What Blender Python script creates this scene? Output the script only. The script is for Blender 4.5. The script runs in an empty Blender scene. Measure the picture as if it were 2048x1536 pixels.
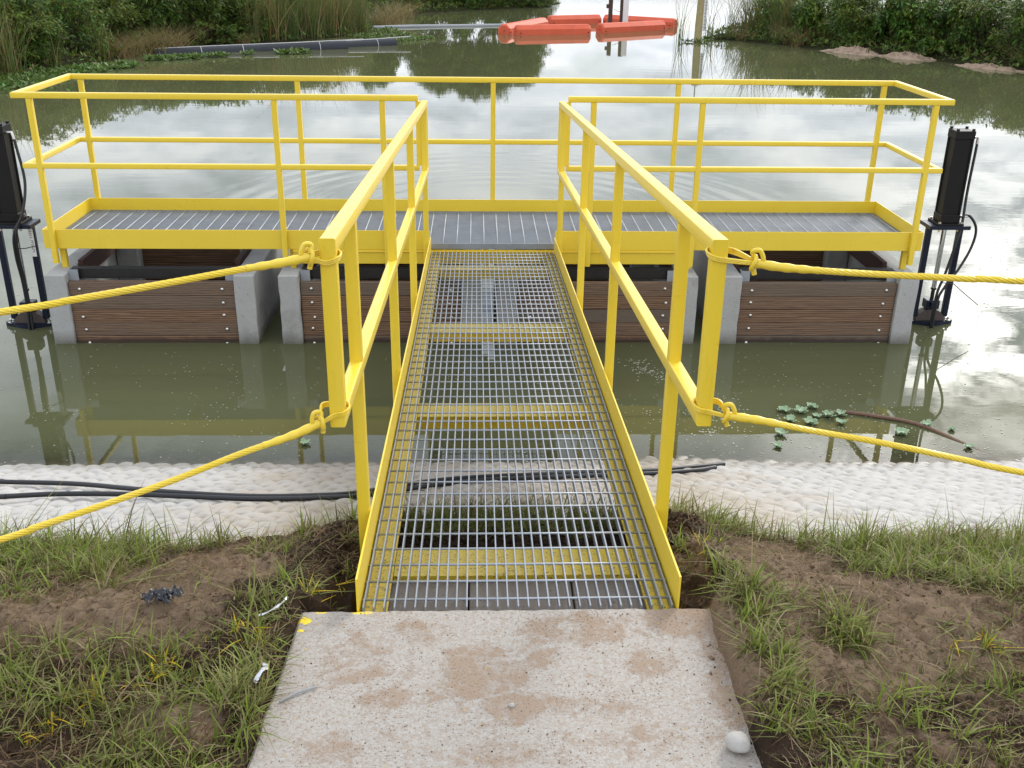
import bpy, math, random
import numpy as np
from mathutils import Vector, Matrix
rnd = random.Random(7)
R = math.radians
scene = bpy.context.scene
COL = scene.collection
ZW = -1.0735                                   # water level; z = 0 is the top of the concrete path

# ------------------------------------------------------------------ camera, world, sun, exposure
FPX, PITCH, ROLL, YAW = 2055.07, .4078, .0132, .0372
cam_d = bpy.data.cameras.new('camera'); cam = bpy.data.objects.new('camera', cam_d); COL.objects.link(cam)
scene.camera = cam
cam_d.sensor_width = 36; cam_d.lens = FPX / 2048 * 36; cam_d.clip_start = .05; cam_d.clip_end = 3000
cp, sp, cy, sy, cr, sr = math.cos(PITCH), math.sin(PITCH), math.cos(YAW), math.sin(YAW), math.cos(ROLL), math.sin(ROLL)
Rv = Vector((cy, -sy, 0)); Fh = Vector((sy, cy, 0)); Zv = Vector((0, 0, 1))
Fv = cp * Fh - sp * Zv; Uv = sp * Fh + cp * Zv
cx_, cy_ = cr * Rv + sr * Uv, -sr * Rv + cr * Uv
cam.matrix_world = Matrix(((cx_.x, cy_.x, -Fv.x, -.1205), (cx_.y, cy_.y, -Fv.y, -2.481), (cx_.z, cy_.z, -Fv.z, 1.7835), (0, 0, 0, 1)))

SUN_AZ, SUN_EL = R(36), R(33)                  # azimuth right of +Y
SUN_DIR = Vector((math.sin(SUN_AZ) * math.cos(SUN_EL), math.cos(SUN_AZ) * math.cos(SUN_EL), math.sin(SUN_EL)))
sun_d = bpy.data.lights.new('sun', 'SUN'); sun_d.energy = 1.8; sun_d.angle = R(14); sun_d.color = (1, .95, .87)
sun = bpy.data.objects.new('sun', sun_d); COL.objects.link(sun)
sun.rotation_euler = (-SUN_DIR).to_track_quat('-Z', 'Y').to_euler()
scene.view_settings.view_transform = 'Standard'; scene.view_settings.look = 'None'
scene.view_settings.exposure = 0.18; scene.view_settings.gamma = 1; scene.view_settings.use_curve_mapping = False

class NG:                                       # small helper for node graphs
    def __init__(s, tree): s.t = tree; s.n = tree.nodes; s.l = tree.links
    def node(s, typ, **kw):
        n = s.n.new(typ)
        for k, v in kw.items():
            if k.startswith('i_'):
                key = k[2:]; key = int(key) if key.isdigit() else key.replace('_', ' ')
                s.set(n.inputs[key], v)
            else: setattr(n, k, v)
        return n
    def set(s, sock, v):
        if isinstance(v, bpy.types.NodeSocket): s.l.new(v, sock)
        elif isinstance(v, bpy.types.Node): s.l.new(v.outputs[0], sock)
        else: sock.default_value = v
    def math(s, op, a, b=0., c=None, clamp=False):
        n = s.n.new('ShaderNodeMath'); n.operation = op; n.use_clamp = clamp
        s.set(n.inputs[0], a); s.set(n.inputs[1], b)
        if c is not None: s.set(n.inputs[2], c)
        return n.outputs[0]
    def vmath(s, op, a, b=None, out=0):
        n = s.n.new('ShaderNodeVectorMath'); n.operation = op; s.set(n.inputs[0], a)
        if b is not None: s.set(n.inputs[1], b)
        return n.outputs[out]
    def noise(s, vec, scale=5., detail=4., rough=.55, dist=0., out='Fac'):
        n = s.n.new('ShaderNodeTexNoise'); s.set(n.inputs['Vector'], vec)
        n.inputs['Scale'].default_value = scale; n.inputs['Detail'].default_value = detail
        n.inputs['Roughness'].default_value = rough; n.inputs['Distortion'].default_value = dist
        return n.outputs[out]
    def ramp(s, fac, stops, interp='LINEAR'):
        n = s.n.new('ShaderNodeValToRGB'); s.set(n.inputs[0], fac); cr_ = n.color_ramp; cr_.interpolation = interp
        while len(cr_.elements) < len(stops): cr_.elements.new(.5)
        for e, (p, c) in zip(cr_.elements, stops):
            e.position = p; e.color = (c, c, c, 1) if isinstance(c, (int, float)) else (*c, 1)
        return n.outputs[0]
    def step(s, fac, a, b):
        n = s.n.new('ShaderNodeMapRange'); s.set(n.inputs[0], fac); n.inputs[1].default_value = a; n.inputs[2].default_value = b
        return n.outputs[0]
    def mix(s, fac, a, b, mode='MIX'):
        n = s.n.new('ShaderNodeMix'); n.data_type = 'RGBA'; n.blend_type = mode
        s.set(n.inputs[0], fac)
        for sock, v in ((n.inputs[6], a), (n.inputs[7], b)):
            if isinstance(v, tuple) and len(v) == 3: v = (*v, 1)
            s.set(sock, v)
        return n.outputs[2]
    def mapping(s, vec, scale=(1, 1, 1), loc=(0, 0, 0), rot=(0, 0, 0)):
        n = s.n.new('ShaderNodeMapping'); s.set(n.inputs[0], vec)
        n.inputs['Scale'].default_value = scale; n.inputs['Location'].default_value = loc; n.inputs['Rotation'].default_value = rot
        return n.outputs[0]
    def bump(s, h, strength=.3, dist=.01, normal=None):
        n = s.n.new('ShaderNodeBump'); s.set(n.inputs['Height'], h); n.inputs['Strength'].default_value = strength
        n.inputs['Distance'].default_value = dist
        if normal is not None: s.set(n.inputs['Normal'], normal)
        return n.outputs[0]

world = bpy.data.worlds.new('World'); scene.world = world; world.use_nodes = True
g = NG(world.node_tree); g.n.clear()
sky = g.node('ShaderNodeTexSky'); sky.sky_type = 'NISHITA'; sky.sun_disc = False
sky.sun_elevation = SUN_EL; sky.sun_rotation = SUN_AZ; sky.air_density = 1.0; sky.dust_density = 1.0
tc = g.node('ShaderNodeTexCoord')
sep = g.node('ShaderNodeSeparateXYZ', i_0=tc.outputs['Generated'])
zpos = g.math('MAXIMUM', sep.outputs[2], 0.0)
inv = g.math('DIVIDE', 1.0, g.math('ADD', zpos, .16))
cv = g.node('ShaderNodeCombineXYZ', i_0=g.math('MULTIPLY', sep.outputs[0], inv), i_1=g.math('MULTIPLY', sep.outputs[1], inv), i_2=0.0)
n1 = g.noise(cv.outputs[0], 1.15, 7, .55, .35)
n2 = g.noise(g.mapping(cv.outputs[0], loc=(3.1, 7.7, 2)), 2.6, 8, .6, .3)
cover = g.ramp(n1, [(.30, 0), (.47, 1)])
body = g.ramp(n2, [(.33, (6.4, 7.3, 8.8)), (.46, (11.0, 12.1, 14.0)), (.56, (15.2, 16.0, 17.4)), (.68, (18.5, 18.8, 19.4))])
dot = g.vmath('DOT_PRODUCT', tc.outputs['Generated'], tuple(SUN_DIR), out=1)
glow = g.math('POWER', g.math('MAXIMUM', dot, 0.0), 30.0)
glow = g.math('MULTIPLY', glow, g.ramp(n2, [(.42, .04), (.57, 1.0)]))
lit = g.mix(glow, body, (42., 41., 39.))
CB = (math.sin(R(30)) * math.cos(R(22.5)), math.cos(R(30)) * math.cos(R(22.5)), math.sin(R(22.5)))      # bright broken cloud bank
bank_ = g.math('POWER', g.math('MAXIMUM', g.vmath('DOT_PRODUCT', tc.outputs['Generated'], CB, out=1), 0.0), 95.0)
bank_ = g.math('MULTIPLY', bank_, g.ramp(g.noise(g.mapping(cv.outputs[0], loc=(1.3, 4.2, 0)), 6.5, 7, .62, .5), [(.44, .0), (.56, 1.0)]))
lit = g.mix(bank_, lit, (92., 90., 87.))
hz = g.math('POWER', g.math('SUBTRACT', 1.0, zpos, clamp=True), 9.0)
lit = g.mix(g.math('MULTIPLY', hz, .75), lit, (15.5, 15.4, 15.6))
skyc = g.mix(cover, sky.outputs[0], lit)
bg = g.node('ShaderNodeBackground', i_0=skyc, i_1=.1)
g.l.new(bg.outputs[0], g.node('ShaderNodeOutputWorld').inputs[0])

# ------------------------------------------------------------------ materials
def new_mat(name):
    m = bpy.data.materials.new(name); m.use_nodes = True; t = NG(m.node_tree); t.n.clear()
    out = t.node('ShaderNodeOutputMaterial'); t.out = out
    return m, t
def princ(t, base, rough=.6, metal=0., normal=None, **kw):
    n = t.n.new('ShaderNodeBsdfPrincipled')
    if isinstance(base, tuple): base = (*base, 1)
    t.set(n.inputs['Base Color'], base); t.set(n.inputs['Roughness'], rough); t.set(n.inputs['Metallic'], metal)
    if normal is not None: t.set(n.inputs['Normal'], normal)
    for k, v in kw.items(): t.set(n.inputs[k.replace('_', ' ')], v)
    return n
def finish(t, sh): t.l.new(sh.outputs[0], t.out.inputs[0])
def objco(t): return t.node('ShaderNodeTexCoord').outputs['Object']
def worldco(t): return t.node('ShaderNodeNewGeometry').outputs['Position']

def make_yellow():
    m, t = new_mat('yellow_paint'); c = worldco(t)
    base = t.mix(t.noise(c, 3, 3), (.75, .53, .028), (.81, .59, .042))
    streak = t.noise(t.mapping(c, (18, 18, 2.2)), 1.6, 5, .65)
    grime = t.math('ADD', t.math('MULTIPLY', t.step(t.noise(c, 26, 6, .7), .62, .74), .35), t.math('MULTIPLY', t.step(streak, .60, .76), .22))
    base = t.mix(grime, base, (.42, .25, .03))
    base = t.mix(t.math('MULTIPLY', t.step(t.noise(t.mapping(c, loc=(3, 1, 7)), 38, 5, .75), .70, .735), .8), base, (.13, .075, .03))
    sz = t.node('ShaderNodeSeparateXYZ', i_0=c)
    finish(t, princ(t, base, t.math('ADD', .30, t.math('MULTIPLY', t.noise(c, 14, 3), .2)), normal=t.bump(t.noise(c, 60, 2), .12, .002), Coat_Weight=.25, Coat_Roughness=.15))
    return m
def make_yellow_muddy():
    m, t = new_mat('mud_splashed_yellow_paint'); c = worldco(t)
    base = t.mix(t.noise(c, 3, 3), (.75, .53, .028), (.81, .59, .042))
    sep_ = t.node('ShaderNodeSeparateXYZ', i_0=c)
    near = t.step(sep_.outputs[1], 1.1, .3)
    sp_ = t.step(t.noise(c, 95, 4, .7), .56, .62)
    k = t.math('MULTIPLY', sp_, t.math('ADD', t.math('MULTIPLY', near, .80), .02))
    base = t.mix(k, base, (.10, .055, .03))
    finish(t, princ(t, base, .4))
    return m
def make_galv():
    m, t = new_mat('galvanised_steel'); c = worldco(t)
    v = t.n.new('ShaderNodeTexVoronoi'); t.set(v.inputs['Vector'], c); v.inputs['Scale'].default_value = 90
    base = t.mix(v.outputs['Color'], (.37, .40, .435), (.46, .49, .525))
    base = t.mix(t.noise(c, 8, 4), base, (.27, .28, .30))
    finish(t, princ(t, base, t.math('ADD', .42, t.math('MULTIPLY', t.noise(c, 30, 3), .2)), .55))
    return m
def make_concrete(name, a, b, dirt, dscale=3., wl=False, speck=True):
    m, t = new_mat(name); c = worldco(t)
    base = t.mix(t.noise(c, 6, 6, .65), a, b)
    base = t.mix(t.math('MULTIPLY', t.step(t.noise(c, dscale, 7, .65), .52, .68), .7), base, dirt)
    if speck: base = t.mix(t.math('MULTIPLY', t.step(t.noise(c, 70, 3, .6), .62, .70), .5), base, (.10, .085, .07))
    if wl:
        z = t.node('ShaderNodeSeparateXYZ', i_0=c).outputs[2]
        z = t.math('ADD', z, t.math('MULTIPLY', t.noise(c, 12, 4), .06))
        base = t.mix(t.math('MULTIPLY', t.step(z, ZW + .14, ZW + .03), .8), base, (.085, .078, .05))
    h = t.math('ADD', t.noise(c, 30, 8, .7), t.math('MULTIPLY', t.step(t.noise(c, 45, 2), .64, .72), -.6))
    finish(t, princ(t, base, .85, normal=t.bump(h, .5, .006)))
    return m
def make_path():
    m, t = new_mat('dirty_concrete'); c = worldco(t)
    sx = t.node('ShaderNodeSeparateXYZ', i_0=c)
    base = t.mix(t.noise(c, 4, 6, .65), (.325, .292, .252), (.42, .388, .345))
    fine = t.step(t.noise(c, 55, 5, .75), .44, .66)
    base = t.mix(t.math('MULTIPLY', fine, .60), base, (.265, .19, .13))
    base = t.mix(t.math('MULTIPLY', t.step(t.noise(t.mapping(c, loc=(9, 4, 0)), 120, 4, .75), .50, .64), .5), base, (.50, .48, .45))
    # trodden-in sandy mud patches with shapes of their own
    def blob(x, y, rx, ry, s):
        dx = t.math('DIVIDE', t.math('SUBTRACT', sx.outputs[0], x), rx); dy = t.math('DIVIDE', t.math('SUBTRACT', sx.outputs[1], y), ry)
        d = t.math('ADD', t.math('MULTIPLY', dx, dx), t.math('MULTIPLY', dy, dy))
        return t.math('MULTIPLY', t.step(d, 1.0, .25), s)
    blobs = blob(-.11, -.28, .15, .16, .85)
    for b_ in ((-.02, -.42, .10, .08, .8), (.05, -.2, .08, .1, .7), (-.3, -.38, .14, .05, .5), (.35, -.25, .1, .08, .55), (-.08, -.58, .2, .06, .5), (.16, -.10, .18, .09, .7), (.50, -.05, .15, .13, 1.0), (-.27, -.11, .13, .07, .6), (.58, -.3, .12, .30, .8), (-.48, -.56, .1, .1, .6), (.12, -.42, .25, .06, .55), (.3, -.55, .2, .07, .45), (-.45, -.2, .12, .16, .4)):
        blobs = t.math('MAXIMUM', blobs, blob(*b_))
    nz = t.math('ADD', t.math('MULTIPLY', t.noise(c, 8, 8, .72, .9), .62), t.math('MULTIPLY', t.noise(c, 34, 6, .75), .38))
    stain = t.step(t.math('ADD', t.math('MULTIPLY', blobs, .17), nz), .545, .645)
    base = t.mix(t.math('MULTIPLY', stain, .8), base, t.mix(t.noise(c, 90, 4, .7), (.20, .13, .08), (.36, .255, .17)))
    base = t.mix(t.math('MULTIPLY', t.step(t.math('ADD', t.noise(c, 130, 3, .7), t.math('MULTIPLY', t.noise(c, 7, 3), .16)), .66, .73), .85), base, (.12, .08, .05))
    # yellow overspray near the front corner
    ysp = t.math('MAXIMUM', blob(-.615, -.05, .028, .022, 1.), blob(-.455, -.012, .05, .014, .8))
    ysp = t.math('MAXIMUM', ysp, t.math('MAXIMUM', blob(-.615, -.095, .014, .008, 1.), blob(-.57, -.012, .02, .008, .9)))
    base = t.mix(t.step(t.math('ADD', ysp, t.math('MULTIPLY', t.math('SUBTRACT', t.noise(c, 55, 5, .7), .52), 3.2)), .45, .6), base, (.82, .60, .04))
    h = t.math('ADD', t.noise(c, 60, 8, .75), t.math('MULTIPLY', stain, .5))
    finish(t, princ(t, base, .9, normal=t.bump(h, .55, .005)))
    return m
def make_wood():
    m, t = new_mat('weathered_timber')
    oi = t.node('ShaderNodeObjectInfo')
    off = t.node('ShaderNodeCombineXYZ', i_0=t.math('MULTIPLY', oi.outputs['Random'], 37.), i_1=t.math('MULTIPLY', oi.outputs['Random'], 11.), i_2=t.math('MULTIPLY', oi.outputs['Random'], 23.))
    c = t.vmath('ADD', objco(t), off.outputs[0])
    w = t.n.new('ShaderNodeTexWave'); w.wave_type = 'RINGS'; w.rings_direction = 'X'
    t.set(w.inputs['Vector'], t.mapping(c, (.55, 5, 6.5))); w.inputs['Scale'].default_value = 3.4; w.inputs['Distortion'].default_value = 7.5
    w.inputs['Detail'].default_value = 3; w.inputs['Detail Scale'].default_value = 1.1
    fine = t.noise(t.mapping(c, (2.5, 60, 60)), 3, 6, .65)
    k = t.math('ADD', t.math('MULTIPLY', w.outputs['Fac'], .55), t.math('MULTIPLY', fine, .6))
    base = t.ramp(k, [(.22, (.050, .024, .012)), (.45, (.128, .066, .036)), (.62, (.19, .105, .058)), (.9, (.26, .155, .088))])
    grey = t.mix(fine, (.09, .070, .052), (.165, .130, .098))
    base = t.mix(t.step(t.math('FRACT', t.math('MULTIPLY', oi.outputs['Random'], 7.3)), .55, 1.0), base, grey)
    wz_ = t.math('ADD', t.node('ShaderNodeSeparateXYZ', i_0=worldco(t)).outputs[2], t.math('MULTIPLY', t.noise(worldco(t), 9, 4), .05))
    wet = t.step(wz_, ZW + .075, ZW + .045)
    base = t.mix(t.math('MULTIPLY', wet, .85), base, (.028, .014, .009))
    finish(t, princ(t, base, .7, normal=t.bump(k, .35, .004)))
    return m
def make_simple(name, col, rough=.5, metal=0., var=.25, scale=12, bump=.15, coat=0., spec=.5):
    m, t = new_mat(name); c = worldco(t)
    d = tuple(x * (1 - var) for x in col)
    base = t.mix(t.noise(c, scale, 5, .6), d, tuple(min(1, x * (1 + var)) for x in col))
    finish(t, princ(t, base, rough, metal, normal=t.bump(t.noise(c, scale * 4, 4), bump, .003), Coat_Weight=coat, Specular_IOR_Level=spec))
    return m
def make_attr_mat(name, trans=.35, rough=.55, noise_amt=.25):
    m, t = new_mat(name)
    a = t.node('ShaderNodeAttribute', attribute_name='col')
    oi = t.node('ShaderNodeObjectInfo')
    col = t.mix(t.math('MULTIPLY', oi.outputs['Random'], noise_amt), a.outputs['Color'], (.09, .105, .028))
    p = princ(t, col, rough); p.inputs['Specular IOR Level'].default_value = .18
    if trans:
        tr = t.node('ShaderNodeBsdfTranslucent', i_0=t.mix(.35, col, (.20, .24, .03), 'MIX'))
        mx = t.node('ShaderNodeMixShader', i_0=trans); t.l.new(p.outputs[0], mx.inputs[1]); t.l.new(tr.outputs[0], mx.inputs[2])
        finish(t, mx)
    else: finish(t, p)
    return m
def make_dirt():
    m, t = new_mat('sandy_soil'); c = worldco(t)
    a = t.node('ShaderNodeAttribute', attribute_name='col')
    tan = t.mix(t.noise(c, 18, 6, .65), (.165, .112, .070), (.265, .188, .122))
    dark = t.mix(t.noise(c, 22, 6, .7), (.020, .013, .009), (.068, .041, .024))
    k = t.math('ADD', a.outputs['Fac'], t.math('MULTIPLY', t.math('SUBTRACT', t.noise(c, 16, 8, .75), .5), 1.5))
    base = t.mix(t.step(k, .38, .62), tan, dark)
    base = t.mix(t.math('MULTIPLY', t.step(t.noise(c, 110, 4, .7), .57, .68), .6), base, (.03, .022, .016))
    base = t.mix(t.math('MULTIPLY', t.step(t.noise(t.mapping(c, loc=(5, 2, 1)), 85, 3, .7), .62, .7), .5), base, (.36, .27, .18))
    h = t.noise(c, 70, 8, .75)
    finish(t, princ(t, base, .95, normal=t.bump(h, 1.0, .010), Specular_IOR_Level=.15))
    return m
def make_mat_concrete():
    m, t = new_mat('fabric_formed_concrete'); c = worldco(t)
    s_ = t.node('ShaderNodeSeparateXYZ', i_0=c)
    base = t.mix(t.noise(c, 5, 6, .6), (.37, .352, .325), (.50, .48, .448))
    sand = t.math('MAXIMUM', t.step(t.math('ABSOLUTE', s_.outputs[0]), 1.75, .95), t.step(s_.outputs[1], 1.15, .95))
    sand = t.math('ADD', t.math('MULTIPLY', sand, .5), t.math('MULTIPLY', t.math('SUBTRACT', t.noise(c, 3.5, 7, .65), .5), 1.3))
    base = t.mix(t.math('MULTIPLY', t.step(sand, .12, .62), .8), base, (.34, .275, .20))
    a = t.node('ShaderNodeAttribute', attribute_name='col')
    base = t.mix(t.math('MULTIPLY', t.step(a.outputs['Fac'], .42, .05), .55), base, (.20, .16, .12))  # crease shadows between the pillows, painted into the base colour
    wet = t.step(t.math('ADD', s_.outputs[2], t.math('MULTIPLY', t.math('SUBTRACT', t.noise(c, 5, 5), .5), .13)), ZW + .10, ZW + .025)
    base = t.mix(t.math('MULTIPLY', wet, .65), base, (.21, .19, .155))
    base = t.mix(t.math('MULTIPLY', t.step(t.noise(c, 60, 4, .7), .66, .74), .6), base, (.12, .08, .05))
    finish(t, princ(t, base, t.math('SUBTRACT', .8, t.math('MULTIPLY', wet, .35)), normal=t.bump(t.noise(c, 160, 5, .7), .3, .003)))
    return m
def make_water():
    m, t = new_mat('murky_pond_water'); c = worldco(t)
    s_ = t.node('ShaderNodeSeparateXYZ', i_0=c)
    flat = t.node('ShaderNodeCombineXYZ', i_0=s_.outputs[0], i_1=s_.outputs[1], i_2=0.0).outputs[0]
    # small expanding rings behind the platform
    d = t.vmath('DISTANCE', flat, (.2, 9.0, 0), out=1)
    ring = t.math('MULTIPLY', t.math('SINE', t.math('MULTIPLY', d, 19.0)), t.math('MULTIPLY', t.step(d, 3.9, 3.0), t.step(d, 1.2, 2.0)))
    patch = t.step(t.noise(flat, .35, 3), .40, .62)
    rip = t.math('MULTIPLY', t.noise(t.mapping(flat, (.55, 1.3, 1)), 2.6, 3, .5), .05)
    fine = t.math('MULTIPLY', t.math('MULTIPLY', t.noise(t.mapping(flat, (.8, 1.5, 1)), 14, 2, .5), patch), .012)
    far = t.step(s_.outputs[1], 40, 70)
    chop = t.math('MULTIPLY', t.math('MULTIPLY', t.noise(t.mapping(flat, (.5, 1, 1)), 5.5, 4, .6), far), 1.6)
    h = t.math('ADD', t.math('ADD', rip, fine), t.math('ADD', chop, t.math('MULTIPLY', ring, .05)))
    bmp = t.bump(h, .11, .1)
    depth = t.math('MULTIPLY', t.math('SUBTRACT', s_.outputs[1], 2.93), .354)
    alpha = t.math('SUBTRACT', 1.0, t.math('POWER', 2.718, t.math('MULTIPLY', t.math('MAXIMUM', depth, 0.0), -16.0)), clamp=True)
    murk = t.mix(t.noise(flat, .8, 4), (.080, .085, .038), (.106, .110, .054))
    dif = t.node('ShaderNodeBsdfDiffuse', i_0=murk)
    tra = t.node('ShaderNodeBsdfTransparent', i_0=(.85, .82, .66, 1))
    inner = t.node('ShaderNodeMixShader', i_0=alpha); t.l.new(tra.outputs[0], inner.inputs[1]); t.l.new(dif.outputs[0], inner.inputs[2])
    fr = t.node('ShaderNodeFresnel'); fr.inputs['IOR'].default_value = 1.34; t.set(fr.inputs['Normal'], bmp)
    gl = t.node('ShaderNodeBsdfGlossy', i_0=(1, 1, 1, 1)); gl.inputs['Roughness'].default_value = .012; t.set(gl.inputs['Normal'], bmp)
    mx = t.node('ShaderNodeMixShader', i_0=fr); t.l.new(inner.outputs[0], mx.inputs[1]); t.l.new(gl.outputs[0], mx.inputs[2])
    finish(t, mx)
    return m
M = {}
M['yellow'] = make_yellow(); M['yellow_mud'] = make_yellow_muddy(); M['galv'] = make_galv()
M['conc'] = make_concrete('grey_cast_concrete', (.34, .335, .32), (.45, .445, .425), (.25, .24, .215), 2.5, True)
M['sill'] = make_concrete('muddy_concrete_block', (.27, .225, .185), (.35, .30, .25), (.2, .15, .11), 4.)
M['path'] = make_path(); M['wood'] = make_wood()
M['redwood'] = make_simple('red_brown_timber', (.055, .022, .016), .7, 0, .3, 14)
M['black_steel'] = make_simple('black_painted_steel', (.009, .008, .008), .5, 0, .4, 10, spec=.22)
M['dark_channel'] = make_simple('dark_steel_channel', (.02, .018, .017), .5, .3, .4, 20)
M['navy'] = make_simple('navy_painted_steel', (.004, .008, .022), .42, 0, .3, 10, .1, .1, .3)
M['chrome'] = make_simple('polished_steel', (.62, .62, .62), .12, 1., .08, 8, .02)
M['bolt'] = make_simple('zinc_bolt', (.62, .60, .56), .28, .9, .2, 60)
M['rubber'] = make_simple('black_rubber', (.012, .012, .013), .42, 0, .3, 30)
M['rust'] = make_simple('brown_casting', (.085, .065, .055), .6, .2, .35, 25)
M['white'] = make_simple('white_plastic', (.72, .70, .68), .45, 0, .08, 20)
M['ink'] = make_simple('black_print', (.02, .02, .02), .6, 0, .1, 20)
M['orange'] = make_simple('orange_plastic', (.60, .105, .048), .6, 0, .22, 3, spec=.3)
M['pole'] = make_simple('weathered_pole_timber', (.32, .26, .12), .85, 0, .35, 9, .4)
M['post'] = make_simple('dark_timber', (.07, .038, .028), .85, 0, .35, 9, .4)
M['hdpe'] = make_simple('black_pipe_plastic', (.020, .022, .027), .5, 0, .3, 3, spec=.3)
M['cord'] = make_simple('pale_cord', (.55, .54, .52), .8, 0, .15, 30)
M['greyboom'] = make_simple('grey_float_line', (.30, .31, .32), .6, 0, .2, 10)
M['stick'] = make_simple('wet_brown_stick', (.14, .075, .045), .6, 0, .4, 30)
M['stone'] = make_simple('pale_stone', (.42, .395, .36), .9, 0, .25, 30, .6)
M['foil'] = make_simple('crumpled_silver_wrap', (.70, .70, .72), .25, .7, .15, 40, .5)
M['scrap'] = make_simple('black_plastic_scrap', (.010, .011, .014), .25, 0, .3, 40)
M['foam'] = make_simple('pale_scum', (.42, .42, .34), .8, 0, .25, 300)
M['gravel'] = make_concrete('sandy_gravel', (.26, .18, .12), (.40, .29, .205), (.13, .088, .055), 5.)
M['twig'] = make_simple('brown_twig', (.12, .085, .055), .9, 0, .3, 30)
M['bankearth'] = make_simple('overgrown_earth', (.026, .026, .011), .95, 0, .4, 2, spec=.05)
M['dirt'] = make_dirt(); M['mat'] = make_mat_concrete(); M['water'] = make_water()
M['grass'] = make_attr_mat('grass_blades', .40, .5, 0.)
M['leaf'] = make_attr_mat('leaves', .22, .5, .55)
M['reed'] = make_attr_mat('reed_blades', .25, .6, .25)
M['lettuce'] = make_simple('pale_green_leaf', (.27, .37, .22), .6, 0, .25, 40)

# ------------------------------------------------------------------ mesh helpers
class MB:
    def __init__(s): s.v = []; s.f = []; s.c = []
    def add(s, vs, fs, col=None):
        b = len(s.v); s.v += [tuple(p) for p in vs]; s.f += [tuple(i + b for i in f) for f in fs]
        if col is not None: s.c += [col] * len(vs)
        return s
    def box(s, c, size, rz=0., rx=0., ry=0.):
        hx, hy, hz = (k / 2 for k in size)
        mtx = Matrix.Rotation(rz, 3, 'Z') @ Matrix.Rotation(ry, 3, 'Y') @ Matrix.Rotation(rx, 3, 'X')
        vs = [mtx @ Vector((x, y, z)) + Vector(c) for x in (-hx, hx) for y in (-hy, hy) for z in (-hz, hz)]
        return s.add(vs, [(0, 1, 3, 2), (4, 6, 7, 5), (0, 4, 5, 1), (2, 3, 7, 6), (0, 2, 6, 4), (1, 5, 7, 3)])
    def bbox(s, c, size, b=.004, rz=0.):          # box with chamfered edges
        hx, hy, hz = (k / 2 for k in size); b = min(b, hx * .9, hy * .9, hz * .9); vs = []
        mtx = Matrix.Rotation(rz, 3, 'Z'); idx = {}
        for sx in (-1, 1):
            for sy_ in (-1, 1):
                for sz in (-1, 1):
                    for ax in range(3):
                        p = [sx * (hx - b), sy_ * (hy - b), sz * (hz - b)]; p[ax] += (sx, sy_, sz)[ax] * b
                        idx[(sx, sy_, sz, ax)] = len(vs); vs.append(mtx @ Vector(p) + Vector(c))
        fs = []
        sg = [(-1, -1), (1, -1), (1, 1), (-1, 1)]
        def key(ax, val, a, b2):
            k = [0, 0, 0]; k[ax] = val; o = [i for i in range(3) if i != ax]; k[o[0]] = a; k[o[1]] = b2; return tuple(k)
        for ax in range(3):
            for val in (-1, 1): fs.append([idx[(*key(ax, val, a, b2), ax)] for a, b2 in sg])
        for ax in range(3):                        # edges running along ax
            o = [i for i in range(3) if i != ax]
            for a in (-1, 1):
                for b2 in (-1, 1):
                    k0 = [0, 0, 0]; k0[ax] = -1; k0[o[0]] = a; k0[o[1]] = b2; k1 = list(k0); k1[ax] = 1
                    fs.append([idx[(*k0, o[0])], idx[(*k1, o[0])], idx[(*k1, o[1])], idx[(*k0, o[1])]])
        for sx in (-1, 1):
            for sy_ in (-1, 1):
                for sz in (-1, 1): fs.append([idx[(sx, sy_, sz, a)] for a in range(3)])
        return s.add(vs, fs)
    def sq(s, p0, p1, size, r=.005, n0=None, n1=None, up=None, size2=None, seg=3):   # square tube with rounded corners, mitred ends
        p0, p1 = Vector(p0), Vector(p1); d = (p1 - p0).normalized()
        up = Vector(up) if up is not None else (Vector((0, 0, 1)) if abs(d.z) < .9 else Vector((0, 1, 0)))
        u = (up - d * up.dot(d)).normalized(); w = d.cross(u)
        n0 = Vector(n0) if n0 is not None else d; n1 = Vector(n1) if n1 is not None else d
        ha, hb = size / 2, (size2 or size) / 2; pts = []
        for k, (sa, sb) in enumerate(((1, 1), (-1, 1), (-1, -1), (1, -1))):
            for j in range(seg + 1):
                a = math.pi / 2 * (k + j / seg)
                pts.append((sa * (ha - r) + r * math.cos(a), sb * (hb - r) + r * math.sin(a)))
        n = len(pts); vs = []
        for p, nn in ((p0, n0), (p1, n1)):
            for a, b in pts:
                o = u * a + w * b; vs.append(p + o - d * (nn.dot(o) / nn.dot(d)))
        fs = [(i, (i + 1) % n, n + (i + 1) % n, n + i) for i in range(n)] + [tuple(range(n))[::-1], tuple(range(n, 2 * n))]
        return s.add(vs, fs)
    def tube(s, path, r, n=10, caps=True, closed=False, rr=None):
        P = [Vector(p) for p in path]; m = len(P); vs = []; prev = None
        for i, p in enumerate(P):
            a = P[(i - 1) % m] if (i > 0 or closed) else p; b = P[(i + 1) % m] if (i < m - 1 or closed) else p
            d = (b - a).normalized()
            if prev is None: ref = Vector((0, 0, 1)) if abs(d.z) < .9 else Vector((1, 0, 0)); u = (ref - d * ref.dot(d)).normalized()
            else: u = (prev - d * prev.dot(d)).normalized()
            prev = u; w = d.cross(u); q = rr[i] if rr else r
            vs += [p + (u * math.cos(2 * math.pi * k / n) + w * math.sin(2 * math.pi * k / n)) * q for k in range(n)]
        fs = []
        for i in range(m if closed else m - 1):
            j = (i + 1) % m
            fs += [(i * n + k, i * n + (k + 1) % n, j * n + (k + 1) % n, j * n + k) for k in range(n)]
        if caps and not closed: fs += [tuple(range(n))[::-1], tuple(range((m - 1) * n, m * n))]
        return s.add(vs, fs)
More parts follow.
